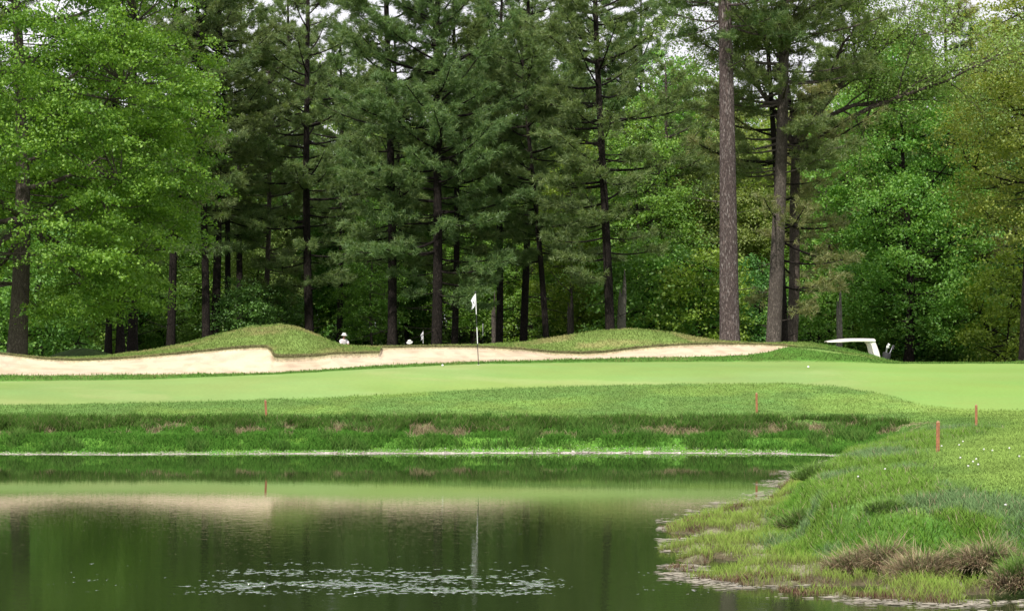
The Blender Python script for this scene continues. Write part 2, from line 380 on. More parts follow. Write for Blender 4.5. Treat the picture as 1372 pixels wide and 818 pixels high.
sandc = sandc * (1 - .12 * ss(.5, .75, vnoise(Xf * 4, Yf * 5, 34))[..., None] - .08 * (np.sin(Xf * 9 + Yf * 4 + 3 * fbm(Xf * .5, Yf * .5, 35)) > .5)[..., None] * ss(.45, .6, fbm(Xf * .4, Yf, 36))[..., None])
Cf = mx(Cf, sandc, sb)
Cf = mx(Cf, np.ones_like(Cf) * C_(.20, .19, .09), (seg == 'lip')[:, None] * inb[None, :] * 1.0)
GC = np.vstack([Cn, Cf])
# faces
idx = np.arange(NR * NC).reshape(NR, NC)
quads = np.stack([idx[:-1, :-1], idx[:-1, 1:], idx[1:, 1:], idx[1:, :-1]], -1)
zone = np.zeros((NR - 1, NC - 1), int)
cm = (PXs[:-1] + PXs[1:]) / 2
zone[nn - 1:, :] = np.where((seg == 'green')[:, None], 1, 0)
zone[nn - 1:, :] = np.where((seg == 'bunker')[:, None] & (cm < 1054)[None, :], 2, zone[nn - 1:, :])
pebn = fbm(Xg * 1.5, Yg * 3, 41)
pb = (dW > -.5) & (dW < .10 + .30 * (pebn - .5)) & (Yg > 45) & (Xg < 8.6)
zone[:nn - 1, :] = np.where(pb[:-1, :-1], 3, 0)
pc = mx(np.ones_like(Cn) * C_(.40, .365, .31), np.ones_like(Cn) * C_(.56, .52, .46), ss(.4, .6, fbm(Xg * 9, Yg * 20, 43)))
pc = mx(pc, np.ones_like(Cn) * C_(.10, .08, .05), ss(.6, .66, fbm(Xg * 4, Yg * 14, 44)))
Vall = np.stack([GX, GY, GZ], -1).reshape(-1, 3); Call = GC.reshape(-1, 3)
Cpeb = np.vstack([pc, Cf]).reshape(-1, 3)
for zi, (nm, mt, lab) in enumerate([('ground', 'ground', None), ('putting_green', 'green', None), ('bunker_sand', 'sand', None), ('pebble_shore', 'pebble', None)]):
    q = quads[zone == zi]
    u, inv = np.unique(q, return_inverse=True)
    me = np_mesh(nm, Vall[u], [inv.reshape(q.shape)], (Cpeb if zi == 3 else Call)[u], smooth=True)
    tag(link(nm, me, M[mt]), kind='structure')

# ------------------------------------------------------------------ water
m, nt, out = newmat('pond_water')
v = coords(nt, 'Object', (1, 1, 1))
p = N(nt, 'ShaderNodeBsdfPrincipled', Roughness=.012, IOR=1.36)
mur = noise(nt, v, .12, 2)
nt.links.new(mixc(nt, mrange(nt, mur, .35, .65, 0, 1), (.016, .028, .008), (.026, .042, .012)), p.inputs['Base Color'])
w1 = noise(nt, coords(nt, 'Object', (1.0, 2.6, 1)), 3.2, 3, .5)
w2 = noise(nt, coords(nt, 'Object', (3.0, 8.0, 1)), 3.6, 2, .5)
sep = nt.nodes.new('ShaderNodeSeparateXYZ'); nt.links.new(v, sep.inputs[0])
def math_(op, a, b=None):
    n = nt.nodes.new('ShaderNodeMath'); n.operation = op
    for i, q in enumerate((a, b)):
        if q is None: continue
        if isinstance(q, (int, float)): n.inputs[i].default_value = q
        else: nt.links.new(q, n.inputs[i])
    return n.outputs[0]
# ruffled patch: a band of wind ripples near the middle of the pond
my = math_('MULTIPLY', mrange(nt, sep.outputs[1], 21.8, 23.2, 0, 1), mrange(nt, sep.outputs[1], 23.9, 27.6, 1, 0))
mxx = math_('MULTIPLY', mrange(nt, sep.outputs[0], -4.3, -3.4, 0, 1), mrange(nt, sep.outputs[0], .4, .9, 1, 0))
pn = mrange(nt, noise(nt, coords(nt, 'Object', (1, 1.5, 1), (3, 1, 0)), 1.6, 3), .30, .55, .6, 1.08)
mask = math_('MULTIPLY', math_('MULTIPLY', my, mxx), pn)
mx2 = math_('MULTIPLY', mrange(nt, sep.outputs[0], -6.0, -5.2, 0, 1), mrange(nt, sep.outputs[0], -4.6, -4.0, 1, 0))
mx3 = math_('MULTIPLY', mrange(nt, sep.outputs[0], .9, 1.4, 0, 1), mrange(nt, sep.outputs[0], 2.8, 3.6, 1, 0))
mask2 = math_('MULTIPLY', math_('MULTIPLY', my, math_('ADD', mx2, mx3)), mrange(nt, noise(nt, coords(nt, 'Object', (1, 1.5, 1), (7, 1, 0)), 1.9, 3), .45, .6, 0, .75))
mask = math_('ADD', mask, mask2)
soft = mrange(nt, noise(nt, coords(nt, 'Object', (.6, 1.2, 1), (5, 2, 0)), 1.3, 3), .32, .68, -.17, .06)
w3 = math_('MULTIPLY', math_('MAXIMUM', math_('SUBTRACT', math_('ADD', math_('ADD', noise(nt, coords(nt, 'Object', (1.15, .62, 1)), 9.5, 3, .6), math_('MULTIPLY', mask, .30)), soft), .765), 0.0), 5.0)
calm = mrange(nt, sep.outputs[1], 24, 38, .7, .12)
h = math_('MULTIPLY', math_('ADD', math_('MULTIPLY', w1, .0024), math_('MULTIPLY', w2, .0009)), calm)
h = math_('ADD', h, math_('MULTIPLY', w3, .075))
bn = N(nt, 'ShaderNodeBump', Strength=1.0, Distance=1.0); nt.links.new(h, bn.inputs['Height'])
nt.links.new(bn.outputs[0], p.inputs['Normal']); nt.links.new(p.outputs[0], out.inputs[0])
nt.links.new(mrange(nt, w3, 0, .03, 1.36, 12.0), p.inputs['IOR'])  # IOR boosted on the ruffles, putting extra bright sky glints into the water
M['water'] = m
W = [(-200, -60, 0), (200, -60, 0), (200, 50, 0), (-200, 50, 0)]
me = bpy.data.meshes.new('pond_water'); me.from_pydata(W, [], [(0, 1, 2, 3)]); tag(link('pond_water', me, M['water']), kind='structure')

# ------------------------------------------------------------------ grass blades
def blade_mesh(Pt, H, Wd, base_c, tip_c, lean=.35, seg2=True, r=rng, wind=(0, 0)):
    n = len(Pt); az = r.random(n) * 2 * np.pi; l = lean * (.3 + r.random(n))
    d = np.stack([np.cos(az) * l + wind[0], np.sin(az) * l + wind[1], np.ones(n)], -1); d /= np.linalg.norm(d, axis=1)[:, None]
    d2 = np.stack([np.cos(az) * l * 2.4 + wind[0] * 2, np.sin(az) * l * 2.4 + wind[1] * 2, np.ones(n) * .8], -1); d2 /= np.linalg.norm(d2, axis=1)[:, None]
    fa = r.random(n) * np.pi; s = np.stack([np.cos(fa), np.sin(fa) * .5, np.zeros(n)], -1) * (Wd / 2)[:, None]
    mid = Pt + d * (H * .55)[:, None]; tip = mid + d2 * (H * .5)[:, None]
    V = np.stack([Pt - s, Pt + s, mid - s * .8, mid + s * .8, tip], 1)
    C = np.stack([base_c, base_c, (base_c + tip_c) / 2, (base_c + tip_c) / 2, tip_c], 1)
    o = (np.arange(n) * 5)[:, None]
    return V.reshape(-1, 3), C.reshape(-1, 3), [o + np.array([[0, 1, 3, 2]]), o + np.array([[2, 3, 4]])]
def sample(n, r0, r1, p0, p1, dens=None):
    """n surface points on the terrain grid, rows r0..r1 and columns of pixel range p0..p1, density by true area"""
    c0, c1 = np.searchsorted(PXs, p0), np.searchsorted(PXs, p1)
    A = (GX[r0:r1, c0 + 1:c1 + 1] - GX[r0:r1, c0:c1]) * (GY[r0 + 1:r1 + 1, c0:c1] - GY[r0:r1, c0:c1])
    if dens is not None: A = A * dens[r0:r1, c0:c1]
    p = A.ravel() / A.sum()
    k = rng.choice(len(p), n, p=p); i = r0 + k // (c1 - c0); j = c0 + k % (c1 - c0)
    a, b = rng.random(n), rng.random(n)
    Q = np.stack([GX, GY, GZ], -1)
    pt = (Q[i, j] * ((1 - a) * (1 - b))[:, None] + Q[i, j + 1] * ((1 - a) * b)[:, None] + Q[i + 1, j] * (a * (1 - b))[:, None] + Q[i + 1, j + 1] * (a * b)[:, None])
    return pt, GC[i, j], i, j
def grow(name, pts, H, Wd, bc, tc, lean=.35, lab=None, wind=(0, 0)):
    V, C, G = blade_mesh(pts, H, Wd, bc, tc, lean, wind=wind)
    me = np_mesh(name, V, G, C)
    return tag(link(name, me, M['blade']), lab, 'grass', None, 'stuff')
FD = lambda a: np.vstack([a, np.zeros((NR - nn, NC))])
rowY = lambda y: int(np.searchsorted(Yn, y))
far = (1 - RT)
clump = fbm(Xg * 1.1, Yg * 1.5, 51)
# tall dark grass along the crest of the far bank
D = FD(ss(.55, 1.0, dB + (clump - .5) - .7 * ss(.55, .62, fbm(Xg * 1.5, Yg * 2.5, 24))) * (1 - ss(-.75, -.35, dT + 1.2 * (clump - .5))) * (.35 + ss(.38, .6, clump)) * (Yg > 40))
pt, c, i, j = sample(80000, rowY(44), nn - 1, -120, 1230, D)
r_ = rng.random(len(pt))[:, None]
tipc = mx(np.ones((len(pt), 3)) * C_(.09, .24, .035), np.ones((len(pt), 3)) * C_(.19, .33, .07), r_[:, 0])
dry = rng.random(len(pt)) < .07; tipc[dry] = C_(.42, .36, .20)
tipc = tipc * .66 * (.7 + .6 * fbm(pt[:, 0] * 2.2, pt[:, 1] * 2, 58))[:, None]
hh = (.08 + .19 * rng.random(len(pt)) ** 1.5) * (.6 + .8 * clump[np.minimum(i, nn - 1), j])
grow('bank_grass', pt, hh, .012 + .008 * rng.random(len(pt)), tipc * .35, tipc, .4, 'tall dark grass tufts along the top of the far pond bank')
# low bright grass between the scarp and the pebbles
D = FD(ss(.25, .5, dW) * (1 - ss(.3, .9, dB + (clump - .5) * 1.4)) * (1 - .93 * ss(.05, .2, dB) * ss(.54, .60, fbm(Xg * 1.5, Yg * 2.5, 24))) * far * (Yg > 40) * (.35 + ss(.4, .6, fbm(Xg * 1.4, Yg * 2, 53))))
pt, c, i, j = sample(60000, rowY(44), nn - 1, -120, 1200, D)
tipc = mx(np.ones((len(pt), 3)) * C_(.06, .20, .025), np.ones((len(pt), 3)) * C_(.14, .31, .05), rng.random(len(pt)))
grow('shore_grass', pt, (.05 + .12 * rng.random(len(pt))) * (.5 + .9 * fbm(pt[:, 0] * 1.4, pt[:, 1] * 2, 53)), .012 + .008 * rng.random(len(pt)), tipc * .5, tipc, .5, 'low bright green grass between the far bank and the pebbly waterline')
# ragged tufts breaking up the far bank
cl3 = fbm(Xg * 2.0, Yg * 1.6, 91)
D = FD(ss(.2, .5, dW) * (1 - ss(-.5, -.1, dT)) * far * (Yg > 40) * ss(.55, .68, cl3))
pt, c, i, j = sample(26000, rowY(44), nn - 1, -120, 1230, D)
tipc = mx(np.ones((len(pt), 3)) * C_(.07, .20, .035), np.ones((len(pt), 3)) * C_(.22, .34, .08), rng.random(len(pt)) * (.4 + .6 * fbm(pt[:, 0] * .8, pt[:, 1], 92)))
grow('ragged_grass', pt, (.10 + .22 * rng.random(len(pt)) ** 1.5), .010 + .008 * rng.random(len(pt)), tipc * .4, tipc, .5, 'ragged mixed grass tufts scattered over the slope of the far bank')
# dry stems on the scarp
D = FD(ss(.15, .4, dB) * (1 - ss(.8, 1.2, dB)) * ss(.54, .66, fbm(Xg * 1.5, Yg * 2.5, 24)) * far * (Yg > 40))
pt, c, i, j = sample(6000, rowY(44), nn - 1, -120, 1200, D)
tipc = mx(np.ones((len(pt), 3)) * C_(.44, .37, .23), np.ones((len(pt), 3)) * C_(.24, .20, .10), rng.random(len(pt)))
grow('dry_grass', pt, .06 + .16 * rng.random(len(pt)), .011 + .008 * rng.random(len(pt)), tipc * .6, tipc, .7, 'straw coloured dead grass on the bare scarp of the far bank')
# short rough on the far lawn and on mounds
segd = np.zeros((NR, NC)); fr = {s: np.where(seg == s)[0] + nn for s in ('rough', 'collar', 'mound', 'back')}
segd[nn:, :] = (seg == 'rough')[:, None] * 1.0
segd[:nn] = ss(-1.3, -.8, dT) * (Yg > 45.5)
pt, c, i, j = sample(135000, rowY(45.5), nn + 26, -400, 1900, segd)
v_ = (.75 + .5 * rng.random(len(pt)))[:, None]
grow('rough_grass', pt, .02 + .04 * rng.random(len(pt)) ** 2, .012 + .006 * rng.random(len(pt)), c * .95 * v_, np.clip(c * 1.2 * v_, 0, 1), .6, 'short dark rough turf in front of the putting green')
segd = np.zeros((NR, NC)); 
for s in ('collar', 'mound'): segd[nn:, :] += (seg == s)[:, None] * (1.0 if s == 'mound' else .8)
segd[nn:, :] += (seg == 'lip')[:, None] * 14.0
pt, c, i, j = sample(110000, nn + 52, nn + 52 + 6 + 18 + 1 + 25, -100, 1470, segd)
v_ = (.75 + .5 * rng.random(len(pt)))[:, None]
dr = ss(.5, .75, fbm(pt[:, 0] * .9, pt[:, 1] * 1.4, 25)) * .6
cc = mx(np.maximum(c, C_(.1, .18, .04)), np.ones_like(c) * C_(.34, .31, .13), dr * (rng.random(len(pt)) < .6) * (pt[:, 0] < 9))
grow('mound_grass', pt, .04 + .055 * rng.random(len(pt)) ** 2, .013 + .007 * rng.random(len(pt)), cc * .9 * v_, np.clip(cc * 1.18 * v_, 0, 1), .6, 'short dry tipped turf on the mounds behind the sand bunker')
# mown lawn on the right bank
D = FD(ss(.2, 1.2, dT) * ss(2.5, 4.5, Xg) * (Yg < 49) * (30 / Yg) ** 2)
pt, c, i, j = sample(230000, rowY(22), nn - 1, 1040, 2000, D * FD(np.where(PXs > 1480, .35, 1.0)[None, :] * np.ones_like(Xg)))
v_ = (.75 + .5 * rng.random(len(pt)))[:, None]
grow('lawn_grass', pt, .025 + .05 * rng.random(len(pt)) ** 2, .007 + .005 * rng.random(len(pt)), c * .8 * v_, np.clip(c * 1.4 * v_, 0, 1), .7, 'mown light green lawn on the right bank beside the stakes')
# long grass on the edge of the right bank
cl2 = fbm(Xg * 1.3, Yg * 1.3, 61)
D = FD(ss(-1.0, -.3, dT) * (1 - ss(.5, 1.7, dT)) * (Xg > 3.2) * (Yg < 46) * (.15 + ss(.4, .62, cl2)) * (28 / Yg) ** 2)
pt, c, i, j = sample(105000, rowY(17), rowY(46), 1000, 2000, D)
q = cl2[np.minimum(i, nn - 1), j]; blue = ss(.5, .6, fbm(pt[:, 0] * .9, pt[:, 1] * .9, 63))
tipc = mx(np.ones((len(pt), 3)) * C_(.20, .36, .06), np.ones((len(pt), 3)) * C_(.20, .33, .13), blue)
tipc *= (.7 + .6 * rng.random(len(pt)))[:, None]
dry = rng.random(len(pt)) < .05; tipc[dry] = C_(.5, .43, .27)
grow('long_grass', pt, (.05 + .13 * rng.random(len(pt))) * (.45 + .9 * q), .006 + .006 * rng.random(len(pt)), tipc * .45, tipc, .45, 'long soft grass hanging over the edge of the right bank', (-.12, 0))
# low lush growth between bank foot and marsh
D = FD(ss(-.25, .1, dB) * (1 - ss(-.5, -.1, dT)) * (Xg > 3) * (Yg < 46))
pt, c, i, j = sample(58000, rowY(17), rowY(46), 1000, 2000, D)
tipc = mx(np.ones((len(pt), 3)) * C_(.10, .30, .03), np.ones((len(pt), 3)) * C_(.22, .42, .06), rng.random(len(pt)))
grow('slope_grass', pt, .05 + .12 * rng.random(len(pt)), .006 + .006 * rng.random(len(pt)), tipc * .45, tipc, .6, 'lush green grass on the slope below the right bank')
# marsh shoots standing in shallow water
mr = fbm(Xg * 1.7, Yg * 1.7, 71)
D = FD(ss(-.15, .05, dW) * (1 - ss(-.1, .25, dB)) * RT * (Zn > -.03) * (.03 + .3 * ss(4, 5, Xg) + ss(.46, .55, mr)))
pt, c, i, j = sample(30000, rowY(17), rowY(46), 880, 2000, D)
pt[:, 2] = np.maximum(pt[:, 2], -.03)
tipc = mx(np.ones((len(pt), 3)) * C_(.24, .44, .05), np.ones((len(pt), 3)) * C_(.42, .55, .13), rng.random(len(pt)) ** 2)
bc = np.ones_like(tipc) * C_(.13, .12, .05)
grow('marsh_grass', pt, .05 + .13 * rng.random(len(pt)), .005 + .005 * rng.random(len(pt)), bc, tipc, .35, 'yellow green shoots standing in the marshy shallows')
D = FD(ss(-.2, .0, dW) * (1 - ss(.3, .7, dW)) * RT * (Zn > -.05) * ss(.5, .6, fbm(Xg * 2.3, Yg * 2.3, 73)))
pt, c, i, j = sample(14000, rowY(20.5), rowY(46), 880, 1560, D)
tipc = mx(np.ones((len(pt), 3)) * C_(.17, .09, .06), np.ones((len(pt), 3)) * C_(.40, .31, .2), rng.random(len(pt)) ** 2)
grow('dead_rushes', pt, .03 + .08 * rng.random(len(pt)), .006 + .006 * rng.random(len(pt)), tipc * .4, tipc, .5, 'short brown dead rushes along the marsh waterline')

# floating scum and leaf litter in the shallows
def blobs(pt, R, name, cols, lab):
    n = len(pt); k = 7; a = np.arange(k) / k * 2 * np.pi
    rr = R[:, None] * (.6 + .6 * rng.random((n, k)))
    V = np.stack([pt[:, 0:1] + rr * np.cos(a) * 1.6, pt[:, 1:2] + rr * np.sin(a), np.repeat(pt[:, 2:3], k, 1)], -1)
    me = np_mesh(name, V.reshape(-1, 3), [(np.arange(n) * k)[:, None] + np.arange(k)[None, :]], np.repeat(cols, k, 0))
    return tag(link(name, me, M['blade']), lab, 'debris', None, 'stuff')
D = FD(ss(-.75, -.1, dW) * (1 - ss(.3, .6, dW)) * RT * (Zn < .03) * (Zn > -.3) * ss(.46, .58, fbm(Xg * 1.2, Yg * 2.6, 75)))
pt, c, i, j = sample(3800, rowY(20.5), rowY(46), 880, 1560, D)
pt[:, 2] = .006 + np.arange(len(pt)) * 2e-6
blobs(pt, .012 + .035 * rng.random(len(pt)) ** 2, 'floating_litter', C_(.48, .44, .36) * (.5 + .7 * rng.random((len(pt), 1))), 'pale leaf litter floating at the edge of the marsh')

# pebbles on the far shore and clods on the near marsh
def stones(pt, R, name, cols, lab):
    n = len(pt); u = np.array([(1, 0, 0), (0, 1, 0), (-1, 0, 0), (0, -1, 0), (0, 0, 1), (0, 0, -1)], float)
    V = pt[:, None, :] + u[None] * R[:, None, None] * (.6 + .7 * rng.random((n, 6, 1))) * np.array([1.3, 1, .6])
    f = np.array([(0, 1, 4), (1, 2, 4), (2, 3, 4), (3, 0, 4), (1, 0, 5), (2, 1, 5), (3, 2, 5), (0, 3, 5)])
    me = np_mesh(name, V.reshape(-1, 3), [((np.arange(n) * 6)[:, None, None] + f[None]).reshape(-1, 3)], np.repeat(cols, 6, 0), True)
    return tag(link(name, me, M['blade']), lab, 'pebbles', None, 'stuff')
D = FD(ss(-.12, .0, dW) * (1 - ss(.25, .5, dW)) * far * (Yg > 45))
pt, c, i, j = sample(9000, rowY(45), nn - 1, -120, 1180, D)
stones(pt, .005 + .016 * rng.random(len(pt)) ** 3, 'shore_pebbles', C_(.60, .56, .50) * (.25 + .95 * rng.random((len(pt), 1))), 'pale pebbles and dry mud along the far waterline')

# big tussocks with dead brown skirts hanging on the right bank
def tussock(px, py, z, R, H, n, brown, lab, grp, seed):
    X, Y = P(px, py, z); r = np.random.default_rng(seed)
    zz = z_at(X, Y)
    e = empty('grass_tussock', (X, Y, zz)); tag(e, lab, 'tussock', grp)
    def part(nm, n, H, pals, lo, hi, down):
        # blades rooted all over a low dome, rising and then falling outwards
        az = r.random(n) * 2 * np.pi; po = lo + (hi - lo) * r.random(n) ** .8
        nrm = np.stack([np.cos(az) * np.sin(po), np.sin(az) * np.sin(po), np.cos(po)], -1)
        lump = 1 + .28 * np.sin(az * 3 + seed) + .12 * np.sin(az * 5 + 2 * seed)
        Pt = nrm * np.stack([R * .95 * lump, R * .75 * lump, np.full(n, H * .62)], -1) * np.array([1.5, 1.1, .85]) * (.72 + .2 * r.random((n, 1)))
        d = nrm * .75 + np.array([0, 0, .75 - down]) + r.normal(0, .42, (n, 3)); d /= np.linalg.norm(d, axis=1)[:, None]
        h_ = H * (.28 + .5 * r.random(n)) * np.where(r.random(n) < .08, 1.9, 1)
        mid = Pt + d * (h_ * .5)[:, None]; d2 = d + nrm * [1, 1, 0] * .5 - [0, 0, .5 + down] + r.normal(0, .15, (n, 3)); d2 /= np.linalg.norm(d2, axis=1)[:, None]
        tip = mid + d2 * (h_ * .5)[:, None]
        fa = r.random(n) * np.pi; s = np.stack([np.cos(fa), np.sin(fa) * .5, 0 * fa], -1) * (.0035 + .003 * r.random(n))[:, None]
        k = r.integers(0, len(pals), n); tc = np.array(pals)[k] * (.65 + .6 * r.random((n, 1)))
        V = np.stack([Pt - s, Pt + s, mid - s * .8, mid + s * .8, tip], 1).reshape(-1, 3)
        C = np.stack([tc * .35, tc * .35, tc * .85, tc * .85, tc], 1).reshape(-1, 3); o = (np.arange(n) * 5)[:, None]  # shading painted into the blade colour: roots darkened, tips left full
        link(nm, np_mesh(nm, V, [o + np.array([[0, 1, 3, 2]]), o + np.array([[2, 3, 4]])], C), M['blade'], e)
    gp = [(.15, .30, .05), (.21, .38, .07), (.24, .36, .12)]
    bp = [(.42, .32, .19), (.60, .50, .33), (.50, .39, .25), (.34, .23, .15), (.24, .30, .11)]
    part('leaves', int(n * (1.1 - brown * .75)), H * (.95 - .25 * brown), gp, 0, 1.5 if brown < .3 else .85, 0)
    if brown: part('dead_skirt', int(n * brown * 2.6), H * .8, bp, .3, 1.7, .10)
G = 'large grass tussocks along the edge of the right bank'
TS = [(1142, 735, .35, .20, .34, 2600, .8, 'leftmost dead brown and green tussock on the edge of the right bank'),
      (1186, 735, .36, .27, .36, 3200, .75, 'straw brown tussock with a green core, second from left on the right bank'),
      (1240, 745, .34, .30, .38, 4200, 1.0, 'widest dead brown tussock drooping over the middle of the right bank'),
      (1288, 742, .36, .22, .32, 2400, .6, 'half green tussock right of the widest brown tussock'),
      (1328, 742, .38, .27, .36, 3200, .9, 'pale brown tussock near the right end of the bank'),
      (1368, 758, .30, .24, .40, 2600, .35, 'green tussock with a brown foot cut by the right frame edge'),
      (1337, 697, .78, .17, .24, 1500, 0, 'dark green upright tussock above the brown ones on the lawn edge'),
      (1076, 700, .30, .22, .36, 2200, .12, 'blue green tussock leaning over the pond at the narrow of the bank'),
      (1092, 662, .40, .24, .32, 1900, .0, 'tall soft green tussock at the corner where the bank turns'),
      (1190, 676, .80, .26, .17, 1700, 0, 'blue green low tussock on the lawn behind the brown tussocks'),
      (1425, 752, .36, .3, .36, 2500, .7, 'brown tussock beyond the right end of the bank')]
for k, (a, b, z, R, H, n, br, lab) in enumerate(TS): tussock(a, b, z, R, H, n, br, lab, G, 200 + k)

# ------------------------------------------------------------------ trees
class Tubes:
    def __init__(s): s.V = []; s.G = []; s.n = 0
    def add(s, pts, rad, k=6):
        pts = np.asarray(pts, float); rad = np.asarray(rad, float); m_ = len(pts)
        d = np.gradient(pts, axis=0); d /= np.linalg.norm(d, axis=1)[:, None] + 1e-9
        up = np.array([0, 0, 1.]) if abs(d[0, 2]) < .8 else np.array([1., 0, 0])
        a = np.cross(d, up); a /= np.linalg.norm(a, axis=1)[:, None] + 1e-9; b = np.cross(d, a)
        t = np.arange(k) / k * 2 * np.pi
        V = pts[:, None] + (a[:, None] * np.cos(t)[None, :, None] + b[:, None] * np.sin(t)[None, :, None]) * rad[:, None, None]
        I = s.n + np.arange(m_ * k).reshape(m_, k); J = np.roll(I, -1, 1)
        s.G.append(np.stack([I[:-1], J[:-1], J[1:], I[1:]], -1).reshape(-1, 4)); s.V.append(V.reshape(-1, 3)); s.n += m_ * k
    def mesh(s, name): return np_mesh(name, np.vstack(s.V), [np.vstack(s.G)], smooth=True)

def trunk_line(r, H, lean, wob=.12, n=14, bend=0):
    t = np.linspace(0, 1, n); q = r.normal(0, 1, (3, 2))
    x = lean[0] * t + wob * (np.sin(t * 5 + q[0, 0]) - np.sin(q[0, 0])) + bend * t * t
    y = lean[1] * t + wob * (np.sin(t * 4 + q[1, 0]) - np.sin(q[1, 0]))
    return np.stack([x, y, t * H], -1)
def along(L, h):
    return np.array([np.interp(h, L[:, 2], L[:, 0]), np.interp(h, L[:, 2], L[:, 1]), h])

def needles(T, Dr, r, K=14, L=.19, w=.011):
    n = len(T); T = np.repeat(T, K, 0); Dr = np.repeat(Dr, K, 0); N_ = n * K
    d = Dr * .75 + r.normal(0, .62, (N_, 3)); d[:, 2] += .12; d /= np.linalg.norm(d, axis=1)[:, None]
    ln = L * (.6 + .6 * r.random(N_)); T = T + r.normal(0, .035, (N_, 3))
    s = np.cross(d, r.normal(0, 1, (N_, 3))); s /= np.linalg.norm(s, axis=1)[:, None] + 1e-9; s *= w
    V = np.stack([T - s, T + s, T + d * ln[:, None]], 1).reshape(-1, 3)
    return V, (np.arange(N_) * 3)[:, None] + np.array([[0, 1, 2]])

def pine_meshes(seed, H, r0, cb, CR, lean=(0, 0), wob=.1, dens=1.0, dead=8, K=12, top=.55, lop=0, side=None, L=.21, w=.012):
    """cb crown base height, CR crown radius"""
    r = np.random.default_rng(seed); tb = Tubes(); TL = trunk_line(r, H, lean, wob)
    t = np.linspace(0, 1, len(TL)); rad = r0 * (1 - .72 * t) + r0 * .35 * np.exp(-t * 45); rad[-1] = .02
    tb.add(TL, rad, 12)
    TT, DD = [], []
    h = cb
    while h < H - .3:
        f = (h - cb) / (H - cb)
        prof = (.62 + .38 * math.sin(min(1, f / .35) * math.pi / 2)) * (1 - max(0, (f - top)) / (1 - top)) ** .75
        nb = r.integers(2, 5)
        for _ in range(nb):
            az = r.random() * 6.283
            if side is not None and r.random() < .5: az = side + r.normal(0, .7)
            Ln = CR * prof * (.45 + .65 * r.random())
            if Ln < .4: Ln = .4
            el = -.12 + .75 * f + r.normal(0, .12)
            p0 = along(TL, h + r.normal(0, .12)); u = np.array([math.cos(az), math.sin(az), 0]); m_ = 7
            ts = np.linspace(0, 1, m_); q = r.normal(0, .10)
            pts = p0 + np.outer(ts * Ln * math.cos(el), u) + np.outer(ts * Ln * math.sin(el) + Ln * (.10 * ts ** 2 - .20 * ts * (1 - ts)), [0, 0, 1]) + np.outer(ts ** 2 * q * Ln, [-u[1], u[0], 0])
            br = max(.012, .016 * Ln) * (1 - .8 * ts) + .004
            tb.add(pts, br, 5)
            # twigs
            nt_ = int((6 + Ln * 8.5) * dens)
            for _k in range(nt_):
                a = .28 + .72 * r.random() ** .75; b0 = np.array([np.interp(a, ts, pts[:, c_]) for c_ in range(3)])
                sgn = 1 if r.random() < .5 else -1; ang = sgn * (.5 + .6 * r.random()); tl = (.25 + .55 * r.random()) * (1.15 - .55 * a) * min(1, Ln / 2.2) * 1.25
                dv = np.array([u[0] * math.cos(ang) - u[1] * math.sin(ang), u[1] * math.cos(ang) + u[0] * math.sin(ang), .22 + r.normal(0, .22)]); dv /= np.linalg.norm(dv)
                e = b0 + dv * tl
                if _k % 2 == 0: tb.add([b0, b0 + dv * tl * .5, e], [.009, .006, .003], 3)
                for _j in range(2 + int(tl * 4)):
                    g_ = .45 + .6 * r.random(); TT.append(b0 + dv * tl * g_ + r.normal(0, .05, 3)); DD.append(dv)
            TT.append(pts[-1]); DD.append(u)
        h += (.30 + .30 * r.random()) / max(.6, dens)
    for _ in range(dead):
        hh_ = cb * (.25 + .7 * r.random()); az = r.random() * 6.283; Ln = .5 + 1.6 * r.random(); u = np.array([math.cos(az), math.sin(az), .05 + r.normal(0, .25)])
        p0 = along(TL, hh_); tb.add([p0, p0 + u * Ln * .5 + [0, 0, -.03], p0 + u * Ln + [0, 0, -.05 + .1 * r.random()]], [.022, .014, .005], 4)
    V, Fq = needles(np.array(TT), np.array(DD), r, K, L, w)
    return tb.mesh('trunk'), np_mesh('crown', V, [Fq])

def leaves(C, S, r, up=.12, asp=.66):
    n = len(C); nr = r.normal(0, 1, (n, 3)); nr /= np.linalg.norm(nr, axis=1)[:, None]; nr[:, 2] = np.abs(nr[:, 2]) + up; nr /= np.linalg.norm(nr, axis=1)[:, None]
    a = np.cross(nr, r.normal(0, 1, (n, 3))); a /= np.linalg.norm(a, axis=1)[:, None] + 1e-9; b = np.cross(nr, a)
    a *= (S / 2)[:, None]; b *= (S / 2 * asp)[:, None]
    V = np.stack([C - a, C + b - a * .1, C + a, C - b - a * .1], 1).reshape(-1, 3)
    return V, (np.arange(n) * 4)[:, None] + np.array([[0, 1, 2, 3]])

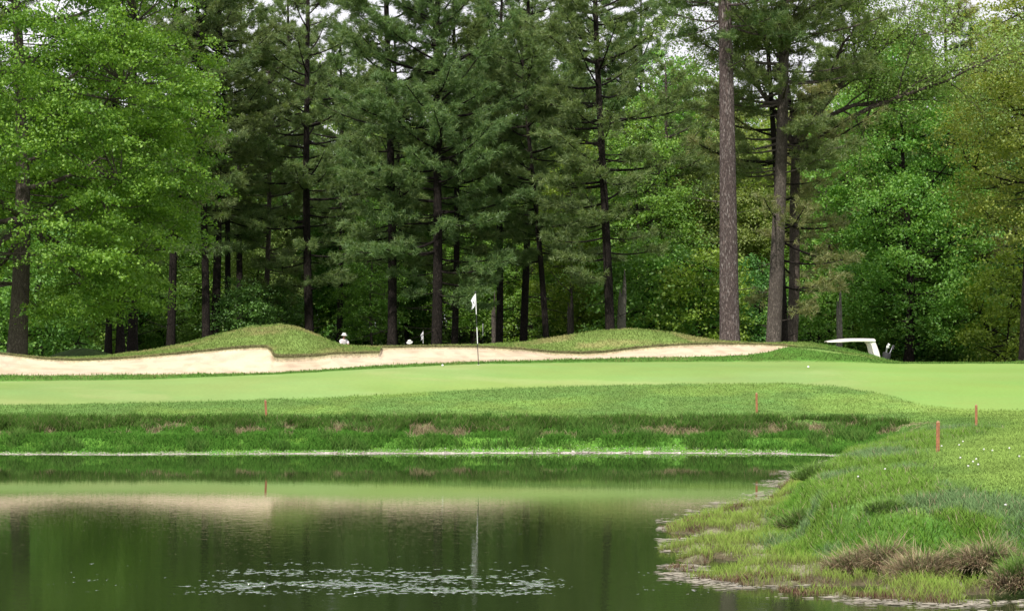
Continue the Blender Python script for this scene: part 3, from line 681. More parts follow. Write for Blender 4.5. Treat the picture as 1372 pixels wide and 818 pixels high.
def dec_meshes(seed, H, r0, z0, z1, RX, nclu=170, per=150, leaf=.13, lean=(0, 0), crad=(.55, 1.05), shell=.35, flat=.42, limbs=12, nforks=0, shape=.5, zc=None, RY=None, egg=None, ns=5, clear=None):
    """crown between z0 and z1, radius RX; egg: function f(0..1 height) -> radius factor"""
    r = np.random.default_rng(seed); tb = Tubes(); TL = trunk_line(r, H * .86, lean, .18)
    t = np.linspace(0, 1, len(TL)); rad = r0 * (1 - .85 * t) + r0 * (.4 if ns < 6 else .12) * np.exp(-t * 40)
    tb.add(TL, rad, 12); RY = RY or RX
    egg = egg or (lambda f: math.sin(math.pi * min(1, max(0, f)) ** shape) ** .6)
    # limbs
    LB = []
    for k in range(limbs):
        f = (k + .5 + r.normal(0, .3)) / limbs; f = min(.97, max(.03, f)); az = k * 2.4 + r.normal(0, .35)
        zt = z0 + (z1 - z0) * f; R_ = egg(f) * .78 * (.8 + .3 * r.random())
        tgt = np.array([math.cos(az) * RX * R_, math.sin(az) * RY * R_, zt])
        hs_ = max(z0 * .75 if z0 > 1.5 else H * .12, min(H * .8, zt - RX * R_ * (.25 + .4 * r.random()))); hs_ = max(hs_, 5.2) if clear else hs_; p0 = along(TL, hs_)
        tgt = tgt + np.array([*along(TL, min(zt, H * .85))[:2], 0]); ts = np.linspace(0, 1, 8)
        pts = p0 + np.outer(ts, tgt - p0) + np.outer(np.sin(ts * np.pi), [0, 0, -.06 * RX]) + np.cumsum(r.normal(0, .05, (8, 3)), 0) * ts[:, None]
        lr = r0 * .34 * (1 - .5 * f); tb.add(pts, lr * (1 - .85 * ts) + .008, 6); LB.append(pts)
    S = np.vstack(LB + [TL[(TL[:, 2] > z0)]]); srt = []
    CL = []
    while len(CL) < nclu:
        f = r.random(); az = r.random() * 6.283; R_ = egg(f)
        if r.random() > (R_ ** 1.3 + .05): continue
        q = shell + (1 - shell) * r.random() ** .6; q *= .82 + .36 * vnoise(math.cos(az) * 1.7 + 5 + seed, f * 4 + math.sin(az) * 1.7)
        zt = z0 + (z1 - z0) * f
        if clear and zt < clear[1] and abs(math.cos(az) * RX * R_ * q) < clear[0] and math.sin(az) < .2: continue
        CL.append(np.array([math.cos(az) * RX * R_ * q, math.sin(az) * RY * R_ * q, zt]) + np.array([*along(TL, min(zt, H * .85))[:2], 0]))
    LC, LS = [], []
    for c in CL:
        d = np.linalg.norm((S - c) * [1, 1, 1.3] + [0, 0, 0], axis=1) + (S[:, 2] > c[2] + .3) * 2; s0 = S[np.argmin(d)]
        mid = (s0 + c) / 2 + r.normal(0, .12, 3) - [0, 0, .08]
        tb.add([s0, mid, c], [.028, .018, .007], 4)
        cr = crad[0] + (crad[1] - crad[0]) * r.random()
        # a clump = several small sprays around the branch end
        off = r.normal(0, 1, (ns, 3)) * [cr * .55, cr * .55, cr * flat * .5]
        for o_ in off:
            n_ = int(per / ns * (.6 + .8 * r.random())); sc_ = cr * (.36 if ns < 6 else .27)
            out_ = o_ + r.normal(0, 1, (n_, 3)) * [sc_, sc_, sc_ * flat * .8]
            out_[:, 2] -= .18 * (out_[:, 0] ** 2 + out_[:, 1] ** 2) / max(cr, .3)
            LC.append(c + out_); LS.append(leaf * (.6 + .7 * r.random(n_)))
    V, Fq = leaves(np.vstack(LC), np.concatenate(LS), r)
    return tb.mesh('trunk'), np_mesh('crown', V, [Fq])

def plant(name, px, Y, meshes, mats, label, cat='tree', group=None, rz=0.0, scale=1.0, z=None):
    X = (px - CX) / F * Y; z = z_at(X, Y) if z is None else z
    e = empty(name, (X, Y, z - .05), rz); e.scale = (scale,) * 3; tag(e, label, cat, group)
    t, c = meshes
    a = link('trunk', t, mats[0], e)
    if c is not None: link('crown', c, mats[1], e)
    return e

G1 = 'tall pines along the edge of the wood'
def H_of(py, Y, base=1.0): return CAMZ - (py - HZ) * Y / F - base
#   px, Y, height, trunk radius, crown base, crown radius, leanx, bark, needles, dens, label, extra
PINES = [
 (979, 74, 25, .39, 12.9, 4.0, -.75, 'bark_hero', 'pine', 1.0, 'tall pine with a thick bare scaly purple brown trunk', dict(dead=4)),
 (1034, 77, 23, .31, 8.3, 4.2, .55, 'bark_grey', 'pine', 1.1, 'pine with a broad grey trunk just right of the bare scaly one', dict(dead=6)),
 (1053, 78, 20, .155, 3.2, 4.0, -.9, 'bark_dark', 'pine_olive', .62, 'thin dark leaning pine close to the right side of the grey trunk', dict(dead=6, side=0.0)),
 (819, 88, 22, .22, 4.4, 4.0, -.7, 'bark_dark', 'pine', .85, 'dark straight pine rising behind the crest of the middle mound', dict(dead=6)),
 (734, 92, 17, .155, 5.0, 3.0, -1.2, 'bark_dark', 'pine', 1.0, 'thin leaning pine left of the middle mound', dict()),
 (608, 92, 19, .17, 4.0, 2.7, .1, 'bark_dark', 'pine', 1.0, 'thin dark pine left of the flagstick, right one of a close pair', dict()),
 (584, 88, 20, .25, 3.4, 4.3, .3, 'bark_dark', 'pine', 1.0, 'thick dark pine left of the flagstick with boughs hanging low', dict()),
 (525, 89, 23, .22, 4.8, 3.4, -.2, 'bark_dark', 'pine', .9, 'straight dark pine between the two golfers', dict()),
 (416, 104, 22, .25, 4.0, 4.4, -.2, 'bark_dark', 'pine', .75, 'dark pine rising behind the right shoulder of the left mound', dict()),
 (276, 98, 22, .21, 7.5, 3.2, -.3, 'bark_dark', 'pine', .8, 'left one of the three dark pines behind the left mound', dict()),
 (286, 101, 22, .24, 7.8, 3.8, .5, 'bark_dark', 'pine', .8, 'middle one of the three dark pines behind the left mound', dict()),
 (304, 104, 20, .18, 6.2, 4.2, -.3, 'bark_dark', 'pine', .8, 'right and thinnest of the three dark pines behind the left mound', dict()),
 (145, 80, 15, .13, 4.0, 2.4, 0, 'bark_dark', 'pine', .6, 'thinnest of three dark trunks under the big leafy tree', dict()),
 (161, 80, 16, .165, 4.0, 2.6, .1, 'bark_dark', 'pine', .6, 'middle of three dark trunks under the big leafy tree', dict()),
 (177, 81, 17, .21, 4.0, 2.8, -.1, 'bark_dark', 'pine', .6, 'thickest of three dark trunks under the big leafy tree', dict()),
 (668, 96, 18.5, .19, 4.4, 3.6, .3, 'bark_dark', 'pine', 1.0, 'dense pine standing right behind the flagstick', dict()),
 (700, 97, 21, .2, 6.5, 3.4, .3, 'bark_dark', 'pine', .85, 'tall narrow pine half hidden behind the leaning thin pine', dict()),
 (478, 124, 20, .2, 5.0, 3.4, .2, 'bark_dark', 'pine', .8, 'pine standing behind the golfer in the white hat', dict()),
 (352, 107, 18, .17, 3.5, 3.4, .4, 'bark_brown', 'pine', .8, 'brown trunked pine behind the top of the left mound', dict()),
 (228, 98, 25, .22, 6.0, 4.2, .2, 'bark_dark', 'pine', .9, 'dark pine looking over the shoulder of the big leafy tree', dict()),
 (1273, 98, 19, .19, 3.0, 4.3, -.3, 'bark_dark', 'pine_olive', .9, 'drooping dark pine right of the bright green maple', dict()),
 (1340, 104, 18, .18, 3.0, 4.0, 0, 'bark_dark', 'pine_olive', .9, 'dark pine behind the yellow oak at the right', dict()),
 (884, 106, 16, .17, 3.0, 3.6, .2, 'bark_brown', 'pine', .8, 'shorter pine between the middle mound and the bare trunk', dict()),
 (-60, 92, 22, .22, 5.0, 4.2, .2, 'bark_dark', 'pine', .8, 'pine beyond the left edge behind the leafy tree', dict()),
 (1110, 100, 15, .16, 2.6, 3.6, -.2, 'bark_brown', 'pine_olive', .8, 'olive pine with low boughs above the golf cart', dict()),
 (1460, 95, 20, .2, 3.5, 4.0, .2, 'bark_dark', 'pine', .8, 'pine beyond the right edge past the yellow oak', dict()),
]
for k, (px, Y, H, r0, cb, CR, lx, bk, nd, dn, lab, ex) in enumerate(PINES):
    far_ = Y > 84
    ms = pine_meshes(100 + k, H, r0, cb, CR, (lx, 0), .10, dn * (1.02), K=11, w=.013 if not far_ else .015, L=.20 if not far_ else .24, **({'dead': 9} | ex))
    plant('pine_tree', px, Y, ms, (M[bk], M[nd]), lab, 'pine tree', G1)

# the big leafy tree on the left
egg1 = lambda f: (.72 + .28 * math.sin(min(1, f / .3) * math.pi / 2)) * (1 - max(0, f - .55) / .45 * .75) ** .8
ms = dec_meshes(7, 22, .36, 1.9, 21, 6.1, nclu=780, per=460, leaf=.115, limbs=26, egg=egg1, shell=.5, crad=(.65, 1.15), flat=.40, ns=8, clear=(1.3, 5.0))
plant('leafy_tree', 22, 71, ms, (M['bark_grey'], M['dec_bright']), 'big bright green leafy tree with a thick grey brown trunk at the left edge', 'tree', z=1.75)

# bright maple, fresh green tree, yellow oak, sprawling oak
e2 = lambda f: math.sin(math.pi * min(1, max(.02, f * .93 + .05)) ** .75) ** .65
ms = dec_meshes(21, 16, .23, 1.6, 15.6, 3.8, nclu=400, per=210, leaf=.135, limbs=18, egg=e2)
plant('maple_tree', 1217, 93, ms, (M['bark_dark'], M['dec_fresh']), 'fresh bright green maple with a dark trunk right of the golf cart', 'tree')
ms = dec_meshes(22, 18, .17, 5.6, 17, 3.1, nclu=300, per=170, leaf=.115, limbs=14, egg=e2, shell=.3)
plant('oak_tree', 1370, 82, ms, (M['bark_dark'], M['dec_yellow']), 'yellow green oak at the right edge of the photo', 'tree')
ms = dec_meshes(23, 14, .13, 3.0, 14, 3.2, nclu=260, per=150, leaf=.13, limbs=14, egg=e2)
plant('leafy_tree', 966, 108, ms, (M['bark_pale'], M['dec_pale']), 'pale trunked yellow green tree behind the bare scaly pine', 'tree')

# sprawling oak with long bare limbs reaching right
r = np.random.default_rng(77); tb = Tubes()
TL = trunk_line(r, 10.2, (.5, 0), .1); tb.add(TL, np.linspace(.24, .17, len(TL)), 10)
LC, LS = [], []
def limb(p0, p1, ra, rb, dep):
    ts = np.linspace(0, 1, 9); p0 = np.array(p0); p1 = np.array(p1); Ln = np.linalg.norm(p1 - p0)
    pts = p0 + np.outer(ts, p1 - p0) + np.cumsum(r.normal(0, .045 * Ln ** .5, (9, 3)), 0) * np.sin(ts * np.pi * .5)[:, None] + np.outer(np.sin(ts * np.pi), [0, 0, .06 * Ln])
    tb.add(pts, ra + (rb - ra) * ts, 6)
    if dep == 0:
        for q in (4, 6, 8):
            if r.random() < .45:
                n_ = int(r.integers(20, 50)); LC.append(pts[q] + r.normal(0, 1, (n_, 3)) * [.38, .38, .2]); LS.append(.115 * (.6 + .6 * r.random(n_)))
        return
    for q in (3, 4, 5, 6, 7, 8):
        for _ in range(2 if dep > 1 else 2):
            d = (p1 - p0) / Ln + r.normal(0, .55, 3); d[2] += .1; d /= np.linalg.norm(d)
            limb(pts[q], pts[q] + d * Ln * (.28 + .2 * r.random()), (ra + (rb - ra) * ts[q]) * .5, .008, dep - 1)
tp = TL[-1]
for (dx, dy, dz) in ((6.9, -.5, 2.6), (4.0, -.8, 3.6), (2.4, -.3, 4.4), (-1.6, .4, 4.5), (4.6, 0, 1.1), (-3.0, .3, 3.0)):
    limb(tp - [0, 0, .3 + r.random()], tp + np.array([dx, dy, dz]), .13, .03, 2)
V, Fq = leaves(np.vstack(LC), np.concatenate(LS), r)
plant('oak_tree', 1056, 79, (tb.mesh('trunk'), np_mesh('crown', V, [Fq])), (M['bark_brown'], M['dec_pale']), 'sparse oak with long bare limbs reaching right against the sky', 'tree')

# broken grey snag and thin pale trunks
def snag(px, Y, H, r0, r1, bark, lab, name='tree_stump', jag_=True):
    X = (px - CX) / F * Y; tb = Tubes(); rr = np.random.default_rng(int(px)); L = trunk_line(rr, H, (.02 * H, 0), .03, 8)
    tb.add(L, np.linspace(r0, r1, 8), 10)
    if jag_: tb.add([L[-1] + [.3 * r1, 0, -.1], L[-1] + [.45 * r1, 0, .5], L[-1] + [.5 * r1, 0, 1.2]], [r1 * .75, r1 * .45, .02], 6); tb.add([L[-1] + [-.5 * r1, 0, -.1], L[-1] + [-.6 * r1, 0, .35]], [r1 * .5, .01], 6)
    o = link(name, tb.mesh(name), M[bark]); o.location = (X, Y, z_at(X, Y) - .05); tag(o, lab, 'tree stump')
snag(833, 90, 3.4, .22, .19, 'bark_pale', 'broken pale grey snag right beside the dark pine on the middle mound')
snag(1122, 84, 2.8, .13, .12, 'bark_pale', 'short pale dead stump standing behind the golf cart')
snag(763, 104, 2.9, .2, .17, 'bark_grey', 'dull grey stump in the shade left of the middle mound')
snag(660, 106, 2.7, .15, .12, 'bark_grey', 'thin grey stump in the shade behind the flagstick')

# background: mixed leafy trees, shared meshes
base_dec = []
for s in range(6):
    e3 = (lambda f, s=s: math.sin(math.pi * min(1, max(.03, f * .95 + .04)) ** (.7 + .06 * s)) ** .6)
    base_dec.append(dec_meshes(300 + s, 17, .17, 2.4 + .8 * (s % 3), 17, 3.3 + .25 * s, nclu=250, per=130, leaf=.165, limbs=13, egg=e3, crad=(.6, 1.1)))
base_low = []
for s in range(4):
    e3 = lambda f: math.sin(math.pi * min(1, max(.08, f * .85 + .12))) ** .5
    base_low.append(dec_meshes(400 + s, 5.5, .06, .25, 5.2, 2.1, nclu=110, per=120, leaf=.14, limbs=8, egg=e3, crad=(.45, .85)))
base_pine = [pine_meshes(500 + s, 20.5, .2, 7.0, 3.6, (0, 0), .12, .85, K=9, w=.022, L=.28, dead=4) for s in range(3)]
mats = ['dec_mid', 'dec_bright', 'dec_fresh', 'dec_mid', 'dec_pale', 'dec_dark']
names = {'dec_mid': 'mid green leafy tree', 'dec_bright': 'bright green leafy tree', 'dec_fresh': 'fresh green leafy tree', 'dec_pale': 'pale yellow green leafy tree', 'dec_dark': 'dark green leafy tree'}
def copies(me):  # same geometry, another leaf material
    return me.copy()
cache = {}
def variant(base, k, mt):
    if (id(base), k, mt) not in cache:
        t, c = base[k]; c2 = c.copy(); c2.materials.clear(); cache[(id(base), k, mt)] = (t, c2)
    return cache[(id(base), k, mt)]
rr = random.Random(9)
bg = []
# hand-placed lights and darks seen through the pines, then rows behind
for px, Y, mt, sc_ in ((905, 112, 'dec_fresh', 1.0), (860, 118, 'dec_bright', .92), (945, 120, 'dec_bright', 1.02), (785, 122, 'dec_fresh', .8), (190, 112, 'dec_fresh', .75), (245, 122, 'dec_fresh', .8), (452, 126, 'dec_fresh', .62), (560, 124, 'dec_mid', .62),
                       (1010, 112, 'dec_pale', .85), (1160, 112, 'dec_fresh', .95), (1100, 120, 'dec_pale', .9), (1240, 116, 'dec_fresh', .9), (1310, 114, 'dec_mid', .95), (1395, 104, 'dec_yellow', 1.0), (345, 118, 'dec_pale', .6), (400, 124, 'dec_mid', .75), (640, 122, 'dec_mid', .75), (700, 126, 'dec_bright', .8), (500, 110, 'dec_fresh', .55), (632, 112, 'dec_bright', .6), (690, 110, 'dec_fresh', .6), (760, 107, 'dec_bright', .72), (850, 104, 'dec_fresh', .8), (1075, 108, 'dec_bright', .8), (1145, 104, 'dec_fresh', .85), (60, 108, 'dec_mid', .9), (110, 112, 'dec_dark', .9), (-40, 112, 'dec_mid', 1.0)):
    bg.append((px, Y, mt, sc_, 0))
px = -260
while px < 1680:
    bg.append((px, 128 + rr.random() * 8, rr.choice(mats[:1] + mats[2:4] + mats[5:]), .72 + .16 * rr.random(), 1)); px += 46 + 16 * rr.random()
px = -280
while px < 1700:
    bg.append((px, 142 + rr.random() * 10, rr.choice(['dec_mid', 'dec_bright', 'dec_bright', 'dec_fresh', 'dec_pale']), .92 + .2 * rr.random() + (.16 if 420 < px < 900 else 0), 2)); px += 48 + 18 * rr.random()
rowsn = {0: 'standing just behind the pines', 1: 'deeper in the wood', 2: 'in the last row of the wood'}
near_names = {}
for k, (px, Y, mt, s_, row) in enumerate(bg):
    cat = names.get(mt, 'yellow green leafy tree')
    t, c = variant(base_dec, k % 6, mt)
    plant('leafy_tree', px, Y, (t, c), (M['bark_dark'] if k % 3 else M['bark_grey'], M[mt]), f'{cat} {rowsn[row]}', 'tree', f'{cat}s {rowsn[row]}', rr.random() * 6.28, s_)
# pines in the depth of the wood
for k, px in enumerate((30, 320, 390, 452, 530, 640, 705, 792, 862, 1150, 1300, -120, 1560)):
    plant('pine_tree', px + rr.uniform(-8, 8), 113 + rr.random() * 8, base_pine[k % 3], (M['bark_dark'], M['pine']), 'dark pine in the depth of the wood', 'pine tree', 'dark pines in the depth of the wood', rr.random() * 6.28, .88 + .2 * rr.random())
# undergrowth saplings
low = []
px = -200
while px < 1600:
    low.append((px, 122 + rr.random() * 5)); px += 30 + 14 * rr.random()
px = -180
while px < 1600:
    if not (430 < px < 680 or 225 < px < 330): low.append((px, 104 + rr.random() * 7))
    px += 40 + 26 * rr.random()
low += [(1180, 97), (1255, 96), (1290, 95), (1350, 90), (60, 92), (100, 95), (330, 101), (865, 97), (905, 96), (940, 95), (1085, 94), (1010, 99)]
for k, (px, Y) in enumerate(low):
    mt = rr.choice(['dec_mid', 'dec_fresh', 'dec_bright', 'dec_dark', 'dec_mid', 'dec_fresh'])
    w_ = {'dec_mid': 'mid green', 'dec_dark': 'dark green', 'dec_fresh': 'fresh green', 'dec_bright': 'yellow green'}[mt]
    t, c = variant(base_low, k % 4, mt)
    plant('sapling', px, Y, (t, c), (M['bark_dark'], M[mt]), f'{w_} leafy sapling in the undergrowth of the wood', 'sapling', f'{w_} saplings in the undergrowth', rr.random() * 6.28, .75 + .5 * rr.random())
# thin bare trunks in the shade
for k, (px, Y, bk) in enumerate(((896, 112, 'bark_grey'), (1152, 104, 'bark_grey'), (1290, 100, 'bark_dark'), (1330, 110, 'bark_grey'), (480, 124, 'bark_dark'), (545, 122, 'bark_grey'), (780, 116, 'bark_dark'), (120, 98, 'bark_dark'), (60, 100, 'bark_grey'))):
    plant('young_tree', px, Y, base_dec[(k + 2) % 6], (M[bk], M['dec_dark']), 'slim young tree with a thin trunk in the shade of the wood', 'tree', 'slim young trees in the shade', rr.random() * 6.28, .8)

# ------------------------------------------------------------------ flagsticks
M['white'] = simple('white_paint', (.80, .80, .80), .4, var=.05)
M['black'] = simple('black_paint', (.02, .02, .022), .5)
M['flag'] = simple('white_flag_cloth', (.78, .78, .82), .8, var=.06)
M['stake'] = simple('faded_orange_paint', (.36, .15, .075), .75, var=.35, vs=25, bmp=.4)
M['wood'] = simple('bare_wood', (.36, .22, .12), .85, var=.3, vs=30, bmp=.4)
M['ball'] = simple('golf_ball_white', (.85, .85, .85), .35, var=.03)
def flagstick(px, py_base, Y, H, lean, lab, rad=.012, flag=True, thick=1, zb=None, bands=4):
    X = (px - CX) / F * Y; z = z_at(X, Y) if zb is None else zb
    e = empty('flagstick', (X, Y, z)); tag(e, lab, 'flagstick', 'golf hole flagsticks')
    top = Vector((lean, 0, H)); names_ = ['black', 'white'] * (bands // 2 + 1)
    cuts = [0, .29, .52, .70, 1.0][:bands + 1] if bands == 4 else [i / bands for i in range(bands + 1)]
    for i in range(len(cuts) - 1):
        mb = MB(); mb.tube([top * cuts[i], top * cuts[i + 1]], rad, 10); mb.build('pole_band', M[names_[i]], e)
    mb = MB(); mb.lathe([(0.002, H + .045), (.02, H + .035), (.025, H + .01), (.02, H - .012), (.008, H - .02)], (lean, 0, 0), 12); mb.build('knob', M['black'], e, True)
    mb = MB(); mb.lathe([(.054, -.004), (.054, -.08)], n=16); mb.build('cup', M['white'], e)
    if flag:
        # limp flag folded down along the pole
        n, m_ = 14, 16; V = []; Fc = []
        for i in range(n + 1):
            a = i / n
            for j in range(m_ + 1):
                b = j / m_; # a along the fly, b down the hoist
                fold = math.sin(a * 9 + b * 2.2) * .035 * a
                drop = a * .26 * (1 - .35 * b)
                V.append((lean - rad - (.115 * a * (1 - .35 * b) + .02 * math.sin(b * 5 + a * 3) * a), fold + .01, H - .03 - .33 * b - drop * .75))
        for i in range(n):
            for j in range(m_): Fc.append((i * (m_ + 1) + j, (i + 1) * (m_ + 1) + j, (i + 1) * (m_ + 1) + j + 1, i * (m_ + 1) + j + 1))
        me = bpy.data.meshes.new('flag'); me.from_pydata(V, [], Fc)
        for p_ in me.polygons: p_.use_smooth = True
        me.materials.append(M['flag']); me.materials.append(M['black'])
        for p_ in me.polygons:  # dark crossed strokes printed on the cloth
            c_ = p_.center; i, j = divmod(p_.index, m_)
            if (abs(i - j * .8 + 1) < 1.0 and 3 < j < 12) or (abs(i + j * .8 - 13) < 1.0 and 5 < j < 12): p_.material_index = 1
        link('flag', me, None, e)
    return e
flagstick(641, 488, 58.0, 2.06, -.085, 'black and white flagstick with a limp white flag on the near green', zb=CAMZ - 48 * 58 / F)
flagstick(566.5, 0, 100, 2.05, .02, 'distant flagstick with a small white flag between two dark pine trunks', .014, zb=CAMZ - 3.0 * 100 / F - 2.05)
flagstick(647, 0, 101, 2.1, .0, 'distant black and white flagstick seen just right of the near flagstick', .02, flag=False, zb=CAMZ + 7 * 101 / F - 2.1)

# stakes
G2 = 'orange hazard stakes around the pond'
def stake(px, pyb, pxh, s, w, lab, tilt=0.0):
    Y = F / s; z = CAMZ - (pyb - HZ) / s; X = (px - CX) / F * Y; h = pxh / s
    zg = z_at(X, Y)
    # walk along the sight line to where the ground really is
    for Yt in np.arange(Y - 6, Y + 6, .05):
        if z_at((px - CX) / F * Yt, Yt) >= CAMZ - (pyb - HZ) * Yt / F: Y = float(Yt); break
    X = (px - CX) / F * Y; zg = z_at(X, Y); h = pxh * Y / F + .03
    e = empty('hazard_stake', (X, Y, zg - .02), .5); e.rotation_euler = (0, tilt, .5); tag(e, lab, 'stake', G2)
    mb = MB(); mb.box((0, 0, (h - .03) / 2), (w, w * .8, h - .03)); mb.build('post', M['stake'], e, bevel=.003)
    mb = MB(); a = w / 2; b = w * .4
    mb.add([(-a, -b, h - .03), (a, -b, h - .03), (a, b, h - .03), (-a, b, h - .03), (-a * .5, -b * .5, h), (a * .5, -b * .5, h), (a * .5, b * .5, h), (-a * .5, b * .5, h)], [(0, 1, 5, 4), (1, 2, 6, 5), (2, 3, 7, 6), (3, 0, 4, 7), (4, 5, 6, 7)])
    mb.build('tip', M['wood'], e)
stake(1256.5, 606, 42, 87, .05, 'tallest orange stake on the right bank beside the narrow of the pond', .01)
stake(1308, 572, 30, 61, .045, 'orange stake on the bright lawn near the right edge', 0)
stake(1014, 553, 27, 52, .045, 'orange stake above the right part of the far bank', -.02)
stake(357, 561, 25, 52, .045, 'slightly tilted orange stake above the left part of the far bank', -.06)

# golf balls
for px, py, lab in ((593, 491, 'golf ball lying on the green left of the flagstick'), (1083, 493, 'golf ball lying on the green below the golf cart')):
    for Yt in np.arange(53, 60.5, .05):
        X = (px - CX) / F * Yt
        if z_at(X, Yt) >= CAMZ - (py - HZ) * Yt / F: break
    mb = MB(); R = .032; mb.lathe([(max(.001, R * math.sin(math.pi * k / 10)), -R * math.cos(math.pi * k / 10)) for k in range(11)], n=16)
    o = mb.build('golf_ball', M['ball'], None, True); o.location = (X, float(Yt), z_at(X, float(Yt)) + R); tag(o, lab, 'golf ball', 'golf balls on the green')

# dandelion clocks
M['fluff'] = simple('dandelion_fluff', (.80, .80, .76), .9)
M['stem'] = simple('dandelion_stem', (.16, .26, .07), .8)
dn = [(1285, 597), (1290, 592), (1262, 598), (1287, 614), (1304, 619), (1311, 623), (1308, 616), (1297, 625), (1352, 601), (1366, 612), (1186, 629), (1330, 604), (1347, 678), (1318, 603), (1150, 639)]
proto = None
for k, (px, py) in enumerate(dn):
    for Yt in np.arange(23, 48, .05):
        X = (px - CX) / F * Yt
        if z_at(X, Yt) + .1 >= CAMZ - (py - HZ) * Yt / F: break
    if proto is None:
        e = empty('dandelion'); mb = MB(); mb.tube([(0, 0, -.02), (.008, 0, .05), (.004, 0, .1)], .0035, 6); mb.build('stem', M['stem'], e)
        mb = MB()
        for q in range(70):
            d = Vector((random.gauss(0, 1), random.gauss(0, 1), random.gauss(0, 1))).normalized(); p0 = Vector((.004, 0, .112)); t_ = d.orthogonal() * .005; e_ = p0 + d * .013; t2 = d.cross(t_)
            mb.add([e_ - t_, e_ - t2, e_ + t_, e_ + t2], [(0, 1, 2, 3)]); mb.add([p0, p0 + t_ * .1, e_], [(0, 1, 2)])
        mb.build('seed_head', M['fluff'], e); proto = e; o = e
    else:
        o = proto.copy(); col.objects.link(o)
        for ch in proto.children:
            c_ = ch.copy(); col.objects.link(c_); c_.parent = o
    o.location = (X, float(Yt), z_at(X, float(Yt))); o.rotation_euler = (0, 0, random.random() * 6)
    tag(o, 'white dandelion seed head standing in the mown lawn of the right bank', 'dandelion', 'dandelion seed heads on the lawn')

# ------------------------------------------------------------------ golf cart (front to the left)
M['cream'] = simple('cream_plastic', (.80, .77, .70), .35, var=.04)
M['cartbody'] = simple('cream_body_panel', (.70, .64, .52), .3, var=.04)
M['vinyl'] = simple('tan_vinyl', (.40, .32, .22), .5)
M['rubber'] = simple('black_rubber', (.02, .02, .02), .85)
M['metal'] = simple('brushed_metal', (.55, .55, .56), .3, metal=.9)
M['bag'] = simple('black_bag_cloth', (.018, .018, .02), .8)
M['glassy'] = None
m, nt, out = newmat('clear_plastic'); g_ = N(nt, 'ShaderNodeBsdfGlass', Roughness=.02, IOR=1.05); g_.inputs[0].default_value = (.9, .93, .92, 1)
nt.links.new(g_.outputs[0], out.inputs[0]); M['glassy'] = m
Yc = 72.0; Xc = (1142 - CX) / F * Yc; zroof = CAMZ - (453 - HZ) * Yc / F
gz = zroof - 1.83
cart = empty('golf_cart', (Xc, Yc, gz)); tag(cart, 'golf cart with a cream roof half hidden behind the right mound', 'golf cart')
# roof: shallow domed slab, thin nose at the front (left = -x)
V = []; Fc = []; nx, ny = 20, 10
for i in range(nx + 1):
    a = i / nx; x = -.95 + 1.68 * a
    th = .09 * min(1, a * 3.2 + .12); topz = 1.72 + .11 * math.sin(min(1, a * 1.6 + .08) * math.pi / 2) - .03 * max(0, a - .8) * 5 * .3; wy = .56 * min(1, .72 + a * 1.1) * (1 if a < .95 else .95)
    for j in range(ny + 1):
        b = j / ny * 2 - 1; V.append((x, b * wy, topz - .05 * abs(b) ** 3 - (th if False else 0)))
    for j in range(ny + 1):
        b = j / ny * 2 - 1; V.append((x, b * wy, topz - th - .03 + .015 * (1 - abs(b))))
k = 2 * (ny + 1)
for i in range(nx):
    for j in range(ny):
        Fc.append((i * k + j, (i + 1) * k + j, (i + 1) * k + j + 1, i * k + j + 1)); o_ = ny + 1
        Fc.append((i * k + o_ + j, i * k + o_ + j + 1, (i + 1) * k + o_ + j + 1, (i + 1) * k + o_ + j))
    for j in (0, ny): Fc.append((i * k + j, i * k + ny + 1 + j, (i + 1) * k + ny + 1 + j, (i + 1) * k + j))
for i in (0, nx):
    for j in range(ny): Fc.append((i * k + j, i * k + j + 1, i * k + ny + 2 + j, i * k + ny + 1 + j))
me = bpy.data.meshes.new('roof'); me.from_pydata(V, [], Fc)
for p_ in me.polygons: p_.use_smooth = True
link('roof', me, M['cream'], cart)
for sy in (-.48, .48):
    mb = MB(); mb.tube([(-.62, sy, 1.66), (-.80, sy, 1.2), (-1.0, sy, .72)], .018, 8); mb.build('front_strut', M['black'], cart)
    # broad curved rear strut
    mb = MB(); R0 = [(.52, 1.76), (.66, 1.755), (.73, 1.70), (.79, 1.56), (.86, 1.36), (.92, 1.12), (.955, .80), (.80, .80), (.74, 1.08), (.66, 1.32), (.61, 1.52), (.58, 1.62), (.52, 1.67)]
    mb.prism(R0, sy - .035, sy + .035); mb.build('rear_strut', M['cream'], cart, bevel=.012)
mb = MB(); mb.prism([(-1.30, .36), (-1.36, .50), (-1.26, .72), (-1.02, .86), (-.86, .86), (-.78, .60), (-.70, .34), (-.15, .30), (-.05, .34), (.0, .62), (.75, .66), (1.02, .80), (1.10, .74), (1.12, .44), (1.0, .30), (-1.1, .28)], -.56, .56)
mb.build('body', M['cartbody'], cart, bevel=.03)
mb = MB(); mb.box((.25, 0, .72), (.52, 1.02, .13)); mb.build('seat', M['vinyl'], cart, bevel=.03)
mb = MB(); mb.box((.56, 0, 1.02), (.10, 1.02, .34), Matrix.Rotation(.15, 3, 'Y')); mb.build('backrest', M['vinyl'], cart, bevel=.03)
mb = MB(); mb.box((-.80, 0, 1.24), (.008, .92, .74), Matrix.Rotation(.38, 3, 'Y')); mb.build('windscreen', M['glassy'], cart)
mb = MB(); mb.tube([(-.85, .26, .80), (-.55, .26, 1.0)], .02, 8)
ring = [Vector((-.53, .26, 1.01)) + Matrix.Rotation(-.95, 3, 'Y') @ Vector((.15 * math.cos(t), .15 * math.sin(t), 0)) for t in [i / 20 * 2 * math.pi for i in range(21)]]
mb.tube(ring, .014, 6); mb.build('steering_wheel', M['black'], cart)
